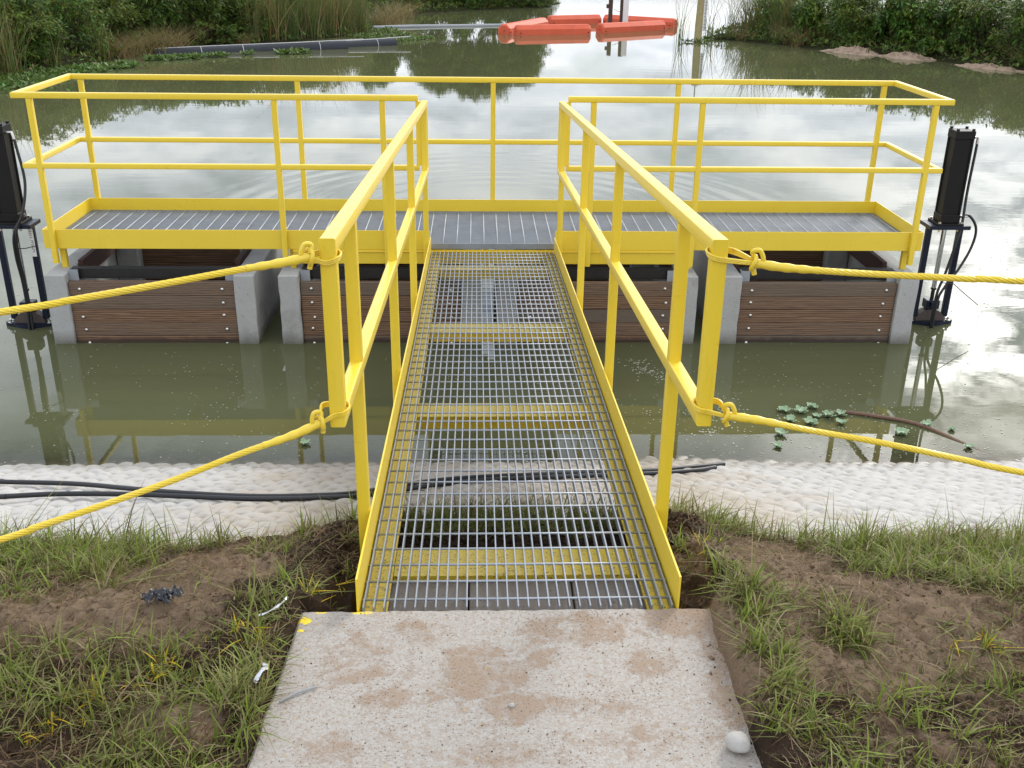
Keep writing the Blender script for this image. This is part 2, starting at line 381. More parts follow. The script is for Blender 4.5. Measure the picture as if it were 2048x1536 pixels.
    def prism(s, poly, axis, a, b):                # polygon in the plane normal to axis, extruded from a to b
        def P(q, t):
            return {'x': (t, q[0], q[1]), 'y': (q[0], t, q[1]), 'z': (q[0], q[1], t)}[axis]
        n = len(poly)
        return s.add([P(q, a) for q in poly] + [P(q, b) for q in poly],
                     [(i, (i + 1) % n, n + (i + 1) % n, n + i) for i in range(n)] + [tuple(range(n))[::-1], tuple(range(n, 2 * n))])
    def mesh(s, name, mat, smooth=False, angle=None):
        me = bpy.data.meshes.new(name); me.from_pydata(s.v, [], s.f); me.materials.append(mat)
        import bmesh
        bm = bmesh.new(); bm.from_mesh(me); bmesh.ops.recalc_face_normals(bm, faces=bm.faces); bm.to_mesh(me); bm.free()
        if s.c:
            at = me.attributes.new('col', 'FLOAT_COLOR', 'POINT')
            at.data.foreach_set('color', np.array([(*c, 1) for c in s.c], 'f').ravel())
        if smooth:
            me.polygons.foreach_set('use_smooth', [True] * len(me.polygons))
            if angle: me.set_sharp_from_angle(angle=angle)
        me.update(); return me
    def build(s, name, mat, parent=None, smooth=False, angle=R(40)):
        return place(name, s.mesh(name, mat, smooth, angle), parent)
def place(name, me, parent=None, loc=(0, 0, 0)):
    o = bpy.data.objects.new(name, me); COL.objects.link(o); o.location = loc
    if parent is not None: o.parent = parent
    return o
def np_mesh(name, V, F, mat, col=None, smooth=True):
    me = bpy.data.meshes.new(name); V = np.asarray(V, 'f'); F = np.asarray(F, 'i'); k = F.shape[1]
    me.vertices.add(len(V)); me.vertices.foreach_set('co', V.ravel())
    me.loops.add(F.size); me.loops.foreach_set('vertex_index', F.ravel())
    me.polygons.add(len(F)); me.polygons.foreach_set('loop_start', np.arange(0, F.size, k, dtype='i'))
    me.update(calc_edges=True); me.validate()
    if smooth: me.polygons.foreach_set('use_smooth', np.ones(len(me.polygons), bool))
    if col is not None:
        col = np.asarray(col, 'f'); col = np.stack([col] * 3, 1) if col.ndim == 1 else col
        at = me.attributes.new('col', 'FLOAT_COLOR', 'POINT')
        at.data.foreach_set('color', np.concatenate([col, np.ones((len(col), 1), 'f')], 1).ravel())
    me.materials.append(mat); return me
def thing(name, label, cat, loc=(0, 0, 0), rz=0., group=None):
    o = bpy.data.objects.new(name, None); COL.objects.link(o); o.location = loc; o.rotation_euler.z = rz
    o.empty_display_size = .1
    return tag(o, label, cat, group)
def tag(o, label, cat, group=None):
    o['label'] = label; o['category'] = cat
    if group: o['group'] = group
    return o
def setting(o): o['kind'] = 'structure'; return o
def stuff(o, label=None, cat=None):
    o['kind'] = 'stuff'
    if label: o['label'] = label; o['category'] = cat
    return o
def copy_tree(o, parent=None):
    c = o.copy(); COL.objects.link(c); c.parent = parent
    for ch in o.children: copy_tree(ch, c)
    return c
def lat_noise(x, y, seed=0):                        # value noise, vectorised
    rs = np.random.RandomState(seed); T = rs.rand(256, 256)
    xi, yi = np.floor(x).astype(int), np.floor(y).astype(int); fx, fy = x - xi, y - yi
    fx, fy = fx * fx * (3 - 2 * fx), fy * fy * (3 - 2 * fy)
    a, b, c, d = T[xi % 256, yi % 256], T[(xi + 1) % 256, yi % 256], T[xi % 256, (yi + 1) % 256], T[(xi + 1) % 256, (yi + 1) % 256]
    return (a * (1 - fx) + b * fx) * (1 - fy) + (c * (1 - fx) + d * fx) * fy
def fbm(x, y, scale, octv=5, gain=.5, seed=0):
    x, y = np.asarray(x, float), np.asarray(y, float); s = 0; amp = 1; tot = 0
    for k in range(octv):
        s = s + amp * lat_noise(x * scale + 17.3 * k, y * scale + 9.1 * k, seed + k); tot += amp; amp *= gain; scale *= 2.03
    return s / tot
def grid_faces(nx, ny):
    i = np.arange(nx - 1)[:, None] * ny + np.arange(ny - 1)[None, :]
    return np.stack([i, i + ny, i + ny + 1, i + 1], -1).reshape(-1, 4)

# ------------------------------------------------------------------ ground, revetment mat, water, path
SLOPE = .354
def bank(y): return np.where(np.asarray(y) > 0, -.03 - SLOPE * np.asarray(y), -.03)
def lip(x):                                          # where the soil ends on the slope
    ax = np.abs(x)
    return .72 + .42 * np.exp(-np.clip((ax - .55) / .38, 0, 9) ** 2) + .10 * (fbm(x, x * 0 + 3., 2.2, 3, .5, 5) - .5) * 2
def soil_h(x, y):
    x, y = np.asarray(x, float), np.asarray(y, float); ax = np.abs(x)
    L = lip(x)
    h = .055 * np.clip((L - y) / .12 + .3, 0, 1) - .09 * np.clip((y - L) / .1, 0, 1)
    h = h + .06 * (fbm(x, y, 3.2, 4, .5, 11) - .5) + .034 * (fbm(x, y, 38, 4, .62, 12) - .5) + .060 * (fbm(x, y, 11, 6, .66, 21) - .5)
    mound = np.exp(-((ax - .62) / .13) ** 2 - ((y - .62) / .45) ** 2) * np.where(x > 0, .10, .075)
    h = h + mound * (.5 + fbm(x, y, 7, 4, .6, 31)) + .05 * np.exp(-((ax - .6) / .25) ** 2 - ((y - .4) / .5) ** 2) * (fbm(x, y, 22, 4, .6, 41) - .3)
    under = np.clip((.50 - ax) / .06, 0, 1)          # hollow below the gangway
    h = h - under * np.clip((.45 - y) / .1, 0, 1) * .30
    pit = np.exp(-((ax - .53) / .06) ** 2 - ((y - .12) / .16) ** 2); h = h - .08 * pit
    # beside the concrete path
    sl = np.clip((x - (-.638 + .06 * np.minimum(y, 0))) / .02, 0, 1) * np.clip((.56 - x) / .03, 0, 1) * (y < .03)
    h = h - .10 * sl
    over = np.clip((x - .535) / .06, 0, 1) * np.clip((.86 - x) / .2, 0, 1) * np.clip((.06 - y) / .06, 0, 1)
    h = h + over * (.034 + .05 * (fbm(x, y, 9, 5, .6, 43) - .42))
    left = np.exp(-((x + .69) / .05) ** 2) * np.clip((.05 - y) / .05, 0, 1); h = h - .018 * left + .012 * np.clip((x + 1.0) / .25, 0, 1) * (x < -.66) * (y < .05)
    return h
def ground_z(x, y): return bank(y) + soil_h(x, y)
def axis_vals(a, b, st, far_a, far_b):
    mid = np.arange(a, b + st / 2, st); lo = []; v = a; s_ = st
    while v > far_a: s_ *= 1.35; v -= s_; lo.append(v)
    hi = []; v = b; s_ = st
    while v < far_b: s_ *= 1.35; v += s_; hi.append(v)
    return np.concatenate([np.array(lo[::-1]), mid, np.array(hi)])
xs = axis_vals(-2.5, 2.5, .0085, -260, 260)
ys = axis_vals(-1.0, 1.35, .0085, -260, 1.36)
X, Y = np.meshgrid(xs, ys, indexing='ij')
Z = ground_z(X, Y)
def soil_dark(x, y):
    d = np.clip(.78 + .9 * (fbm(x, y, 2.3, 5, .6, 61) - .5) * 2, 0, 1)
    for bx, by, rx, ry in ((-1.15, -.04, .32, .22), (-1.0, .42, .22, .2), (-.86, .3, .15, .1), (.86, .3, .22, .3), (1.17, -.06, .26, .16), (.9, -.3, .22, .13), (1.05, -.22, .2, .12), (-.8, -.5, .12, .1), (.58, -.2, .09, .35), (-.92, -.48, .08, .07)):
        d = d - .95 * np.exp(-((x - bx) / rx) ** 2 - ((y - by) / ry) ** 2)
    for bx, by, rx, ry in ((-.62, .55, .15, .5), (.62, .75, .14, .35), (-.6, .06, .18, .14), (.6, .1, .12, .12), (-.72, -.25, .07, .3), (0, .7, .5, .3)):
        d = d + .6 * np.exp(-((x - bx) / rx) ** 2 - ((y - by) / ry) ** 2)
    return np.clip(d, 0, 1)
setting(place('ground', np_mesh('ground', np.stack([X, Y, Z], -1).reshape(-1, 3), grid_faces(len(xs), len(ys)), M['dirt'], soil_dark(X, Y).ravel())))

mx_ = np.concatenate([np.arange(-12, -3.2, .05), np.arange(-3.2, 3.2, .0095), np.arange(3.2, 12, .05)]); my_ = np.arange(.45, 4.1, .0105)
X, Y = np.meshgrid(mx_, my_, indexing='ij')
wx = X + .07 * (fbm(X, Y, 4, 3, .5, 71) - .5); wy = Y + .10 * X * .35 + .12 * (fbm(X, Y, 4, 3, .5, 72) - .5)
row = np.floor(wy / .098); ucol = wx / .104 + .5 * (row % 2) + .13 * np.sin(row * 2.7); u_ = ucol - np.floor(ucol); v_ = wy / .098 - row
rnd_cell = np.random.RandomState(4).rand(512, 512)[np.floor(ucol).astype(int) % 512, row.astype(int) % 512]
vv = v_ + .22 * (np.abs(u_ - .5) * 2) ** 2 - .11                     # lens-shaped cells: the lower seam curves up at the ends
pil = np.clip(np.sin(np.pi * u_), 0, 1) ** .5 * np.clip(np.sin(np.pi * np.clip(vv, 0, 1)), 0, 1) ** .6
amp = .0150 * (.35 + .8 * rnd_cell + .7 * fbm(X, Y, 2.6, 3, .5, 73))
Z = bank(Y) - .008 + amp * pil + .05 * (fbm(X, Y, .9, 4, .5, 74) - .5) + .012 * (fbm(X, Y, 6, 3, .5, 76) - .5) + .002 * (fbm(X, Y, 30, 2, .5, 75) - .5)
setting(place('revetment_mat', np_mesh('revetment_mat', np.stack([X, Y, Z], -1).reshape(-1, 3), grid_faces(len(mx_), len(my_)), M['mat'], pil.ravel())))

w = MB(); w.add([(-420, 2.4, ZW), (420, 2.4, ZW), (420, 640, ZW), (-420, 640, ZW)], [(0, 1, 2, 3)])
setting(w.build('water', M['water']))
w = MB(); w.add([(-420, 3.9, -1.42), (420, 3.9, -1.42), (420, 640, -1.6), (-420, 640, -1.6)], [(0, 1, 2, 3)])
setting(w.build('pond_bed', M['bankearth']))

p = MB(); rs = random.Random(3)                      # path slab with a slightly worn edge
nx_ = 46; top = []
def pxl(y): return -.628 + .06 * y
front = [(pxl(0) + (.612 - pxl(0)) * i / nx_, .004 * rs.uniform(-1, .6)) for i in range(nx_ + 1)]
leftside = [(pxl(-y) + .004 * rs.uniform(-1, 1), -y) for y in np.arange(.05, 3.2, .05)]
poly = front + [(.615, -3.2)] + leftside[::-1]
def inset(q, d):
    return (q[0] + (d if q[0] < -.5 else -d if q[0] > .6 else 0), q[1] - (d if q[1] > -.01 else 0))
n = len(poly)
vs = [(*q, -.16) for q in poly] + [(*q, -.007) for q in poly] + [(*inset(q, .008), 0) for q in poly]
fs = [(i, (i + 1) % n, n + (i + 1) % n, n + i) for i in range(n)] + [(n + i, n + (i + 1) % n, 2 * n + (i + 1) % n, 2 * n + i) for i in range(n)] + [tuple(range(2 * n, 3 * n))]
setting(p.add(vs, fs).build('concrete_path', M['path']))

# far shore so that the horizon is closed
X, Y = np.meshgrid(np.linspace(-430, 430, 120), np.linspace(420, 640, 14), indexing='ij')
Z = ZW - .5 + np.clip((Y - 440) / 60, 0, 1) * (4 + 5 * fbm(X, Y, .02, 4, .5, 81))
setting(place('far_shore', np_mesh('far_shore', np.stack([X, Y, Z], -1).reshape(-1, 3), grid_faces(120, 14), M['bankearth'])))

# ------------------------------------------------------------------ gangway
TS = .0735                                           # slope of the gangway (tan)
def wz(y, h=0.): return -y * TS + h
GEND = 5.035
gw = thing('gangway', 'yellow steel gangway with open grey grating sloping from the concrete path to the platform', 'walkway')
def loop_parts(corners, normals_up, size, names, root, closed=True, mat=M['yellow']):
    """mitred square tube segments along a polyline"""
    P = [Vector(c) for c in corners]; k = len(P); res = []
    rng_ = range(k if closed else k - 1)
    for i in rng_:
        a, b = P[i], P[(i + 1) % k]; d = (b - a).normalized()
        n0 = n1 = d
        if closed or i > 0: n0 = ((a - P[i - 1]).normalized() + d).normalized()
        if closed or i < k - 2: n1 = (d + (P[(i + 2) % k] - b).normalized()).normalized()
        if names[i]: res.append(MB().sq(a, b, size, .005, n0, n1, up=normals_up).build(names[i], mat, root, True))
    return res
RX, HT, HM, TUBE = .489, 1.083, .609, .041
for s in (-1, 1):
    x = s * RX
    loop_parts([(x, GEND - .02, wz(GEND, HT)), (x, .012, wz(0, HT)), (x, .012, wz(0, HM)), (x, GEND - .02, wz(GEND, HM))], (1, 0, 0), TUBE,
               ['top_rail', 'end_post', 'mid_rail', 'end_post'], gw)
    for y in (.452, 1.885, 3.286, 4.86):
        zt = wz(y, HT) - TUBE / 2 - .001; zb = wz(y, -.13)
        q = MB().sq((x, y, zb), (x, y, zt), TUBE - .0025, .005); q.box((x - s * .004, y, zb + .012), (TUBE + .01, TUBE + .016, .006))
        q.build('post', M['yellow'], gw, True)
    # toe board (upright plate) and the channel the grating rests on
    xo = s * .4685; xi = s * .4625
    MB().prism([(.0, wz(0, .104)), (GEND, wz(GEND, .104)), (GEND, wz(GEND, -.15)), (.03, wz(0, -.15)), (.0, wz(0, -.03))], 'x', min(xo, xi), max(xo, xi)).build('toe_board', M['yellow'], gw)
    a, b = sorted((s * .4615, s * .385))
    q = MB().prism([(.004, wz(0, -.0345)), (GEND - .03, wz(GEND, -.0345)), (GEND - .03, wz(GEND, -.0425)), (.004, wz(0, -.0425))], 'x', a, b)
    a, b = sorted((s * .4615, s * .452))
    q.prism([(.004, wz(0, -.0435)), (GEND - .03, wz(GEND, -.0435)), (GEND - .03, wz(GEND, -.15)), (.03, wz(0, -.15))], 'x', a, b)
    q.build('side_channel', M['yellow_mud'], gw)
for yc in (.335, 1.73, 3.06, 4.6):
    q = MB(); a = math.atan(TS)
    q.box((0, yc, wz(yc, -.0395)), (.766, .17, .007), rx=-a)
    dp_ = .016 if yc < 1 else .05
    for dy in (-.0815, .0815): q.box((0, yc + dy, wz(yc + dy, -.0435 - dp_ / 2)), (.766, .007, dp_), rx=-a)
    q.build('cross_beam', M['yellow_mud'], gw)
gr = bpy.data.objects.new('grating', None); COL.objects.link(gr); gr.parent = gw
def serrated(length, h=.030, t=.0042, pitch=.0115):
    q = MB(); k = int(length / pitch); vs = []; fs = []
    for i in range(k * 2 + 1):
        y = i * pitch / 2; z = 0 if i % 2 == 0 else -.0022
        vs += [(-t / 2, y, -h - y * TS), (t / 2, y, -h - y * TS), (t / 2, y, z - y * TS), (-t / 2, y, z - y * TS)]
    m_ = k * 2 + 1
    for i in range(m_ - 1):
        b0, b1 = i * 4, i * 4 + 4
        fs += [(b0, b0 + 3, b1 + 3, b1), (b0 + 1, b1 + 1, b1 + 2, b0 + 2), (b0 + 3, b0 + 2, b1 + 2, b1 + 3), (b0, b1, b1 + 1, b0 + 1)]
    fs += [(0, 1, 2, 3), tuple((m_ - 1) * 4 + j for j in (3, 2, 1, 0))]
    return q.add(vs, fs).mesh('bearing_bar', M['galv'])
bar_me = serrated(5.0)
for i in range(31):
    o = place('bearing_bar', bar_me, gr, (-.4525 + i * .905 / 30, .012, -.0005))
rod_me = MB().tube([(-.459, 0, 0), (.459, 0, 0)], .0043, 6).mesh('cross_rod', M['galv'], True)
for i in range(49):
    y = .060 + i * .1032
    if y < 5.0: place('cross_rod', rod_me, gr, (0, y, wz(y, -.0035)))

# ------------------------------------------------------------------ platform
PY, PZ = 5.0514, -.3197
pf = thing('platform', 'long yellow steel platform with handrails and grey grating spanning the timber boxes', 'platform', (0, PY, PZ))
PL, PR, PB = -3.334, 3.283, 1.0155
zt, zm = 1.087 - .0205, .5924 - .019
yf_, yb_ = -.0235, PB + .0235
for hgt, nm, sz in ((zt, 'top_rail', .041), (zm, 'mid_rail', .038)):
    pts = [(-.535, yf_, hgt), (PL - .02, yf_, hgt), (PL - .02, yb_, hgt), (PR + .02, yb_, hgt), (PR + .02, yf_, hgt), (.535, yf_, hgt)]
    loop_parts(pts, (0, 0, 1), sz, [nm] * 5, pf, False)
for s in (-1, 1):                                     # closing uprights beside the gangway
    x = s * .5345
    MB().sq((x, yf_, zm + .0192), (x, yf_, zt - .0208), .038, .005).build('end_post', M['yellow'], pf, True)
for x in (-3.255, -1.552, -.79, .719, 1.503, 3.2):
    MB().sq((x, yf_, -.150 if x < -3 or x > 3 else -.165), (x, yf_, zt - .0212), .0395, .005).build('post', M['yellow'], pf, True)
for x in (-3.27, -1.557, .015, 1.521, 3.213):
    MB().sq((x, yb_, -.1), (x, yb_, zt - .0212), .0395, .005).build('post', M['yellow'], pf, True)
def toe(x0, x1, y0, y1, z0, z1, name='toe_board', mat='yellow'):
    return MB().bbox(((x0 + x1) / 2, (y0 + y1) / 2, (z0 + z1) / 2), (abs(x1 - x0), abs(y1 - y0), abs(z1 - z0)), .0015).build(name, M[mat], pf)
toe(PL, -.4705, 0, .0075, -.048, .098); toe(.4705, PR, 0, .0075, -.048, .098)
toe(PL, PR, PB - .0075, PB, -.048, .098)
toe(PL, PL + .0075, .0078, PB - .0078, -.048, .098); toe(PR - .0075, PR, .0078, PB - .0078, -.048, .098)
toe(-1.50, 1.45, .003, .010, -.160, -.0495, 'lower_beam'); toe(-1.50, 1.45, -.010, .0025, -.0660, -.0600, 'beam_flange')
toe(-1.5, 1.45, PB - .02, PB - .012, -.160, -.0495, 'lower_beam')
for x in (-3.23, -1.512, -.05, 1.51, 3.19):
    for yy in (.07, PB - .07):
        q = MB().sq((x, yy, -.209), (x, yy, -.036), .042, .005); q.box((x, yy, -.2165), (.08, .08, .006)); q.build('leg', M['yellow'], pf, True)
for x in (-2.4, -1.5, -.6, .6, 1.5, 2.4):
    MB().box((x, PB / 2, -.0405), (.06, PB - .12, .012)).build('cross_beam', M['yellow'], pf)
gp = bpy.data.objects.new('grating', None); COL.objects.link(gp); gp.parent = pf
barx = MB().box((0, 0, -.016), (PR - PL - .024, .0078, .032)).mesh('bearing_bar', M['galv'])
for i in range(34):
    place('bearing_bar', barx, gp, ((PL + PR) / 2, .012 + i * (PB - .024) / 33, -.0008))
rody = MB().tube([(0, .0105, 0), (0, PB - .0105, 0)], .0050, 6).mesh('cross_rod', M['galv'], True)
for i in range(64):
    place('cross_rod', rody, gp, (PL + .07 + i * .1032, 0, -.0022))
MB().box((0, .0035, -.021), (.936, .006, .044)).build('edge_bar', M['galv'], gp)

# ------------------------------------------------------------------ timber-fronted concrete boxes
WT, ZC = .157, -.5358
BOXES = [(-3.321, -1.778, 'concrete and timber box beside the actuator on the side of the pipes'),
         (-1.603, -.081, 'concrete and timber box under the gangway, next to the outer box on the pipe side'),
         (.029, 1.558, 'concrete and timber box under the gangway, next to the outer box on the gauge side'),
         (1.734, 3.253, 'concrete and timber box with grey banded planks beside the black actuator with the looping hose')]
def chipped(x0, x1, y0, y1, z0, z1, seed):            # cast wall with uneven arrises
    q = MB(); r_ = random.Random(seed); k = 13
    zs = [z0 + (z1 - z0) * i / k for i in range(k + 1)]; ring = []
    vs = []
    for i, z in enumerate(zs):
        j = lambda: r_.uniform(0, .006) if r_.random() < .6 else r_.uniform(0, .016)
        e = .004
        vs += [(x0 + j() * .5, y0 + e + j() * .3, z), (x0 + e + j(), y0, z), (x1 - e - j(), y0, z), (x1 - j() * .5, y0 + e + j() * .3, z), (x1, y1, z), (x0, y1, z)]
    n = 6; fs = []
    for i in range(k): fs += [(i * n + a, i * n + (a + 1) % n, (i + 1) * n + (a + 1) % n, (i + 1) * n + a) for a in range(n)]
    # worn top
    b = len(vs)
    cxm, cym = (x0 + x1) / 2, (y0 + y1) / 2
    for p_ in vs[-6:]:
        vs.append((p_[0] + (.008 if p_[0] < cxm else -.008), p_[1] + (.008 if p_[1] < cym else -.008), z1 + .007))
    fs += [(k * n + a, k * n + (a + 1) % n, b + (a + 1) % n, b + a) for a in range(n)] + [tuple(range(b, b + 6)), tuple(range(n))[::-1]]
    return q.add(vs, fs)
bolt_me = MB().tube([(0, 0, 0), (0, -.006, 0), (0, -.0062, 0), (0, -.011, 0)], .01, 8, rr=[.0125, .0125, .008, .0065]).mesh('bolt', M['bolt'], True)
def plank(root, x0, x1, y, z0, h, th=.05, bolts=True, seed=0):
    r_ = random.Random(seed); xc = (x0 + x1) / 2; q = MB()
    q.bbox((0, 0, 0), (x1 - x0, th, h - .003), .003)
    o = q.build('plank', M['wood'], root); o.location = (xc - root.location.x, y + th / 2 - root.location.y + r_.uniform(-.002, .002), z0 + h / 2 - root.location.z)
    if bolts:
        for s in (-1, 1):
            b = place('bolt', bolt_me, o, (s * ((x1 - x0) / 2 - .085 + r_.uniform(-.012, .012)), -th / 2 - .0005, r_.uniform(-.012, .008)))
    return o
for bi, (x0, x1, lab) in enumerate(BOXES):
    root = thing('weir_box', lab, 'weir box', ((x0 + x1) / 2, 4.905, ZC), 0, 'concrete and timber boxes standing in the water')
    rl = root.location
    for k, (a, b) in enumerate(((x0, x0 + WT), (x1 - WT, x1))):
        q = chipped(a - rl.x, b - rl.x, 0, 1.35, -1.2, 0, bi * 10 + k)
        q.build('concrete_wall', M['conc'], root)
    px0, px1 = x0 + WT + .002, x1 - WT - .002
    for k in range(9):
        plank(root, px0, px1, 4.935, -.59 - .1065 * (k + 1), .1065, .05, k < 5, bi * 20 + k)
    for k in range(7):
        plank(root, px0, px1, 6.12, -.50 - .15 * (k + 1), .15, .045, False, 100 + bi * 20 + k)
    q = MB(); zc = -.015                               # dark cross channel just behind the planks
    q.box(((px0 + px1) / 2 - rl.x, .118, zc), (px1 - px0, .006, .075)); q.box(((px0 + px1) / 2 - rl.x, .155, zc + .0345), (px1 - px0, .066, .006)); q.box(((px0 + px1) / 2 - rl.x, .155, zc - .0345), (px1 - px0, .066, .006))
    q.build('cross_channel', M['dark_channel'], root)
    for s, xx in ((1, px0), (-1, px1)):
        q = MB(); q.box((xx + s * .035 - rl.x, .078, -.015), (.07, .008, .085)); q.box((xx + s * .005 - rl.x, .1, -.015), (.008, .034, .085)); q.build('bracket', M['galv'], root)
        q = MB(); q.box((xx + s * .02 - rl.x, .72, -.03), (.035, .88, .14)); q.build('liner_board', M['redwood'], root)
        q = chipped(min(xx, xx + s * .19) - rl.x, max(xx, xx + s * .19) - rl.x, 1.1, 1.2, -1.1, .0, 77 + bi); q.build('pilaster', M['conc'], root)

# concrete sill the gangway rests on
sl = thing('concrete_sill', 'row of muddy concrete blocks below the near end of the grating', 'concrete sill', (0, .2, -.2))
for k, (a, b) in enumerate(((-.46, -.150), (-.144, .174), (.180, .46))):
    MB().bbox(((a + b) / 2, 0, -.03), (b - a, .385, .30), .004).build('block', M['sill'], sl)

# ------------------------------------------------------------------ gate actuators
def bez(pts, n=14):                                   # Catmull-Rom through points
    P = [Vector(p) for p in pts]; P = [2 * P[0] - P[1]] + P + [2 * P[-1] - P[-2]]; out = []
    for i in range(1, len(P) - 2):
        for k in range(n):
            t = k / n; a, b, c, d = P[i - 1], P[i], P[i + 1], P[i + 2]
            out.append(.5 * ((2 * b) + (c - a) * t + (2 * a - 5 * b + 4 * c - d) * t * t + (3 * b - a - 3 * c + d) * t ** 3))
    out.append(P[-2]); return out
def actuator(loc, label, s, hoses, label_plate, tie):
    r = thing('gate_actuator', label, 'actuator', loc, 0, 'gate actuators at the ends of the platform')
    # cylinder body with end caps and tie rods
    q = MB().bbox((0, 0, 1.20), (.125, .125, .62), .004).build('cylinder', M['black_steel'], r)
    for z in (.885, 1.535): MB().bbox((0, 0, z), (.152, .152, .062), .004).build('end_cap', M['black_steel'], q)
    for sx in (-1, 1):
        for sy_ in (-1, 1):
            MB().tube([(sx * .066, sy_ * .066, .918), (sx * .066, sy_ * .066, 1.503)], .0085, 8).build('tie_rod', M['black_steel'], q, True)
            MB().tube([(sx * .060, sy_ * .060, 1.567), (sx * .060, sy_ * .060, 1.582)], .013, 6).build('nut', M['black_steel'], q)
    f = MB().bbox((0, 0, .845), (.205, .205, .016), .002).build('flange', M['black_steel'], r)
    for sx in (-1, 1):
        for sy_ in (-1, 1): MB().tube([(sx * .085, sy_ * .085, .8535), (sx * .085, sy_ * .085, .866)], .012, 6).build('bolt', M['bolt'], f)
    pl = MB().bbox((0, 0, .821), (.325, .205, .030), .002).build('mounting_plate', M['navy'], r)
    for sx in (-1, 1):
        MB().tube([(sx * .075, -.07, .805), (sx * .075, -.07, .785)], .011, 6).build('bolt', M['bolt'], pl)
    for sx in (-1, 1):
        MB().sq((sx * .125, 0, .06), (sx * .125, 0, .8055), .043, .004).build('leg', M['navy'], r, True)
    MB().tube([(0, 0, .80), (0, 0, .30)], .019, 14).build('piston_rod', M['chrome'], r, True)
    q = MB().tube([(0, 0, .30), (0, 0, .285), (0, 0, .284), (0, 0, .20)], .02, 12, rr=[.023, .023, .015, .015]); q.build('rod_end', M['dark_channel'], r, True)
    q = MB().bbox((0, .0, .165), (.11, .09, .075), .006); q.box((0, -.05, .17), (.05, .02, .04)); q.build('yoke', M['navy'], r)
    # bonnet casting with ears
    q = MB(); pts = []
    for i in range(13):
        a = math.pi * i / 12; pts.append((.12 * math.cos(a), .02 + .105 * math.sin(a)))
    q.prism(pts, 'y', -.035, .04); q.build('bonnet', M['rust'], r, True)
    q = MB(); outl = []
    for i in range(32):
        a = 2 * math.pi * i / 32; rad = 1 + .10 * math.cos(4 * a)
        outl.append((.185 * rad * math.cos(a), .085 * rad * math.sin(a)))
    q.prism(outl, 'z', -.03, .028)
    fl = q.build('base_flange', M['navy'], r)
    for sx in (-1, 1):
        for sy_ in (-1, 1):
            MB().tube([(sx * .15, sy_ * .03, .0285), (sx * .15, sy_ * .03, .036), (sx * .15, sy_ * .03, .0365), (sx * .15, sy_ * .03, .06)], .014, 6, rr=[.02, .02, .012, .012]).build('bolt', M['bolt'], fl)
    q = MB().sq((0, 0, -.5), (0, 0, -.031), .12, .004); q.build('stem_tube', M['rust'], r)
    for h in hoses:
        q = MB().tube(bez(h), .0105, 10).build('hose', M['rubber'], r, True)
        e = Vector(h[0]); d_ = Vector((-1 if e.x > 0 else 1, 0, 0))
        MB().tube([e + d_ * .04, e, e + (Vector(h[1]) - e).normalized() * .05], .009, 8, rr=[.011, .013, .0125]).build('fitting', M['bolt'], q, True)
    if label_plate:
        q = MB().box((.125, -.0262, .68), (.036, .0016, .22)).build('sticker', M['white'], r)
        k = MB(); r_ = random.Random(5); z = .77
        while z > .60:
            wd = r_.uniform(.006, .012)
            k.box((.125 + r_.uniform(-.002, .002), -.0275, z), (.016, .0008, .003)); k.box((.125 + r_.choice((-.007, .006)), -.0275, z - .006), (.0035, .0008, wd))
            z -= r_.choice((.014, .017, .026))
        k.build('lettering', M['ink'], q)
    MB().tube(tie, .0035, 6).build('cable_tie', M['rubber'], r, True)
    return r
actuator((3.60, 5.40, ZW), 'black square cylinder on navy legs whose hose loops outward over the water', 1,
         [[(.118, -.03, 1.515), (.118, -.03, 1.40), (.108, -.04, 1.1), (.10, -.07, .86), (.07, -.10, .72), (.02, -.11, .45), (-.02, -.12, .30), (-.03, -.13, .12), (-.03, -.13, -.1)],
          [(.10, -.02, .895), (.17, -.03, .90), (.235, -.04, .80), (.22, -.05, .65), (.13, -.09, .48), (.03, -.12, .34), (-.015, -.135, .22), (-.02, -.14, -.1)]], False,
         [(.0, -.12, .38), (.1, -.12, .37), (.2, -.13, .29), (.32, -.14, .20)])
actuator((-3.655, 5.33, ZW), 'black square cylinder on navy legs with a white sticker on one leg', -1,
         [[(.118, -.03, 1.515), (.135, -.03, 1.40), (.16, -.05, 1.15), (.13, -.12, .93), (.055, -.15, .78), (.03, -.13, .6), (.03, -.10, .40), (.03, -.10, .18), (.02, -.12, -.08)],
          [(.10, -.02, .895), (.125, -.1, .91), (.075, -.15, .80), (.05, -.13, .62), (.045, -.10, .40), (.05, -.10, .15), (.05, -.12, -.1)]], True,
         [(.03, -.13, .66), (.10, -.10, .655), (.135, -.04, .655), (.16, -.03, .655)])

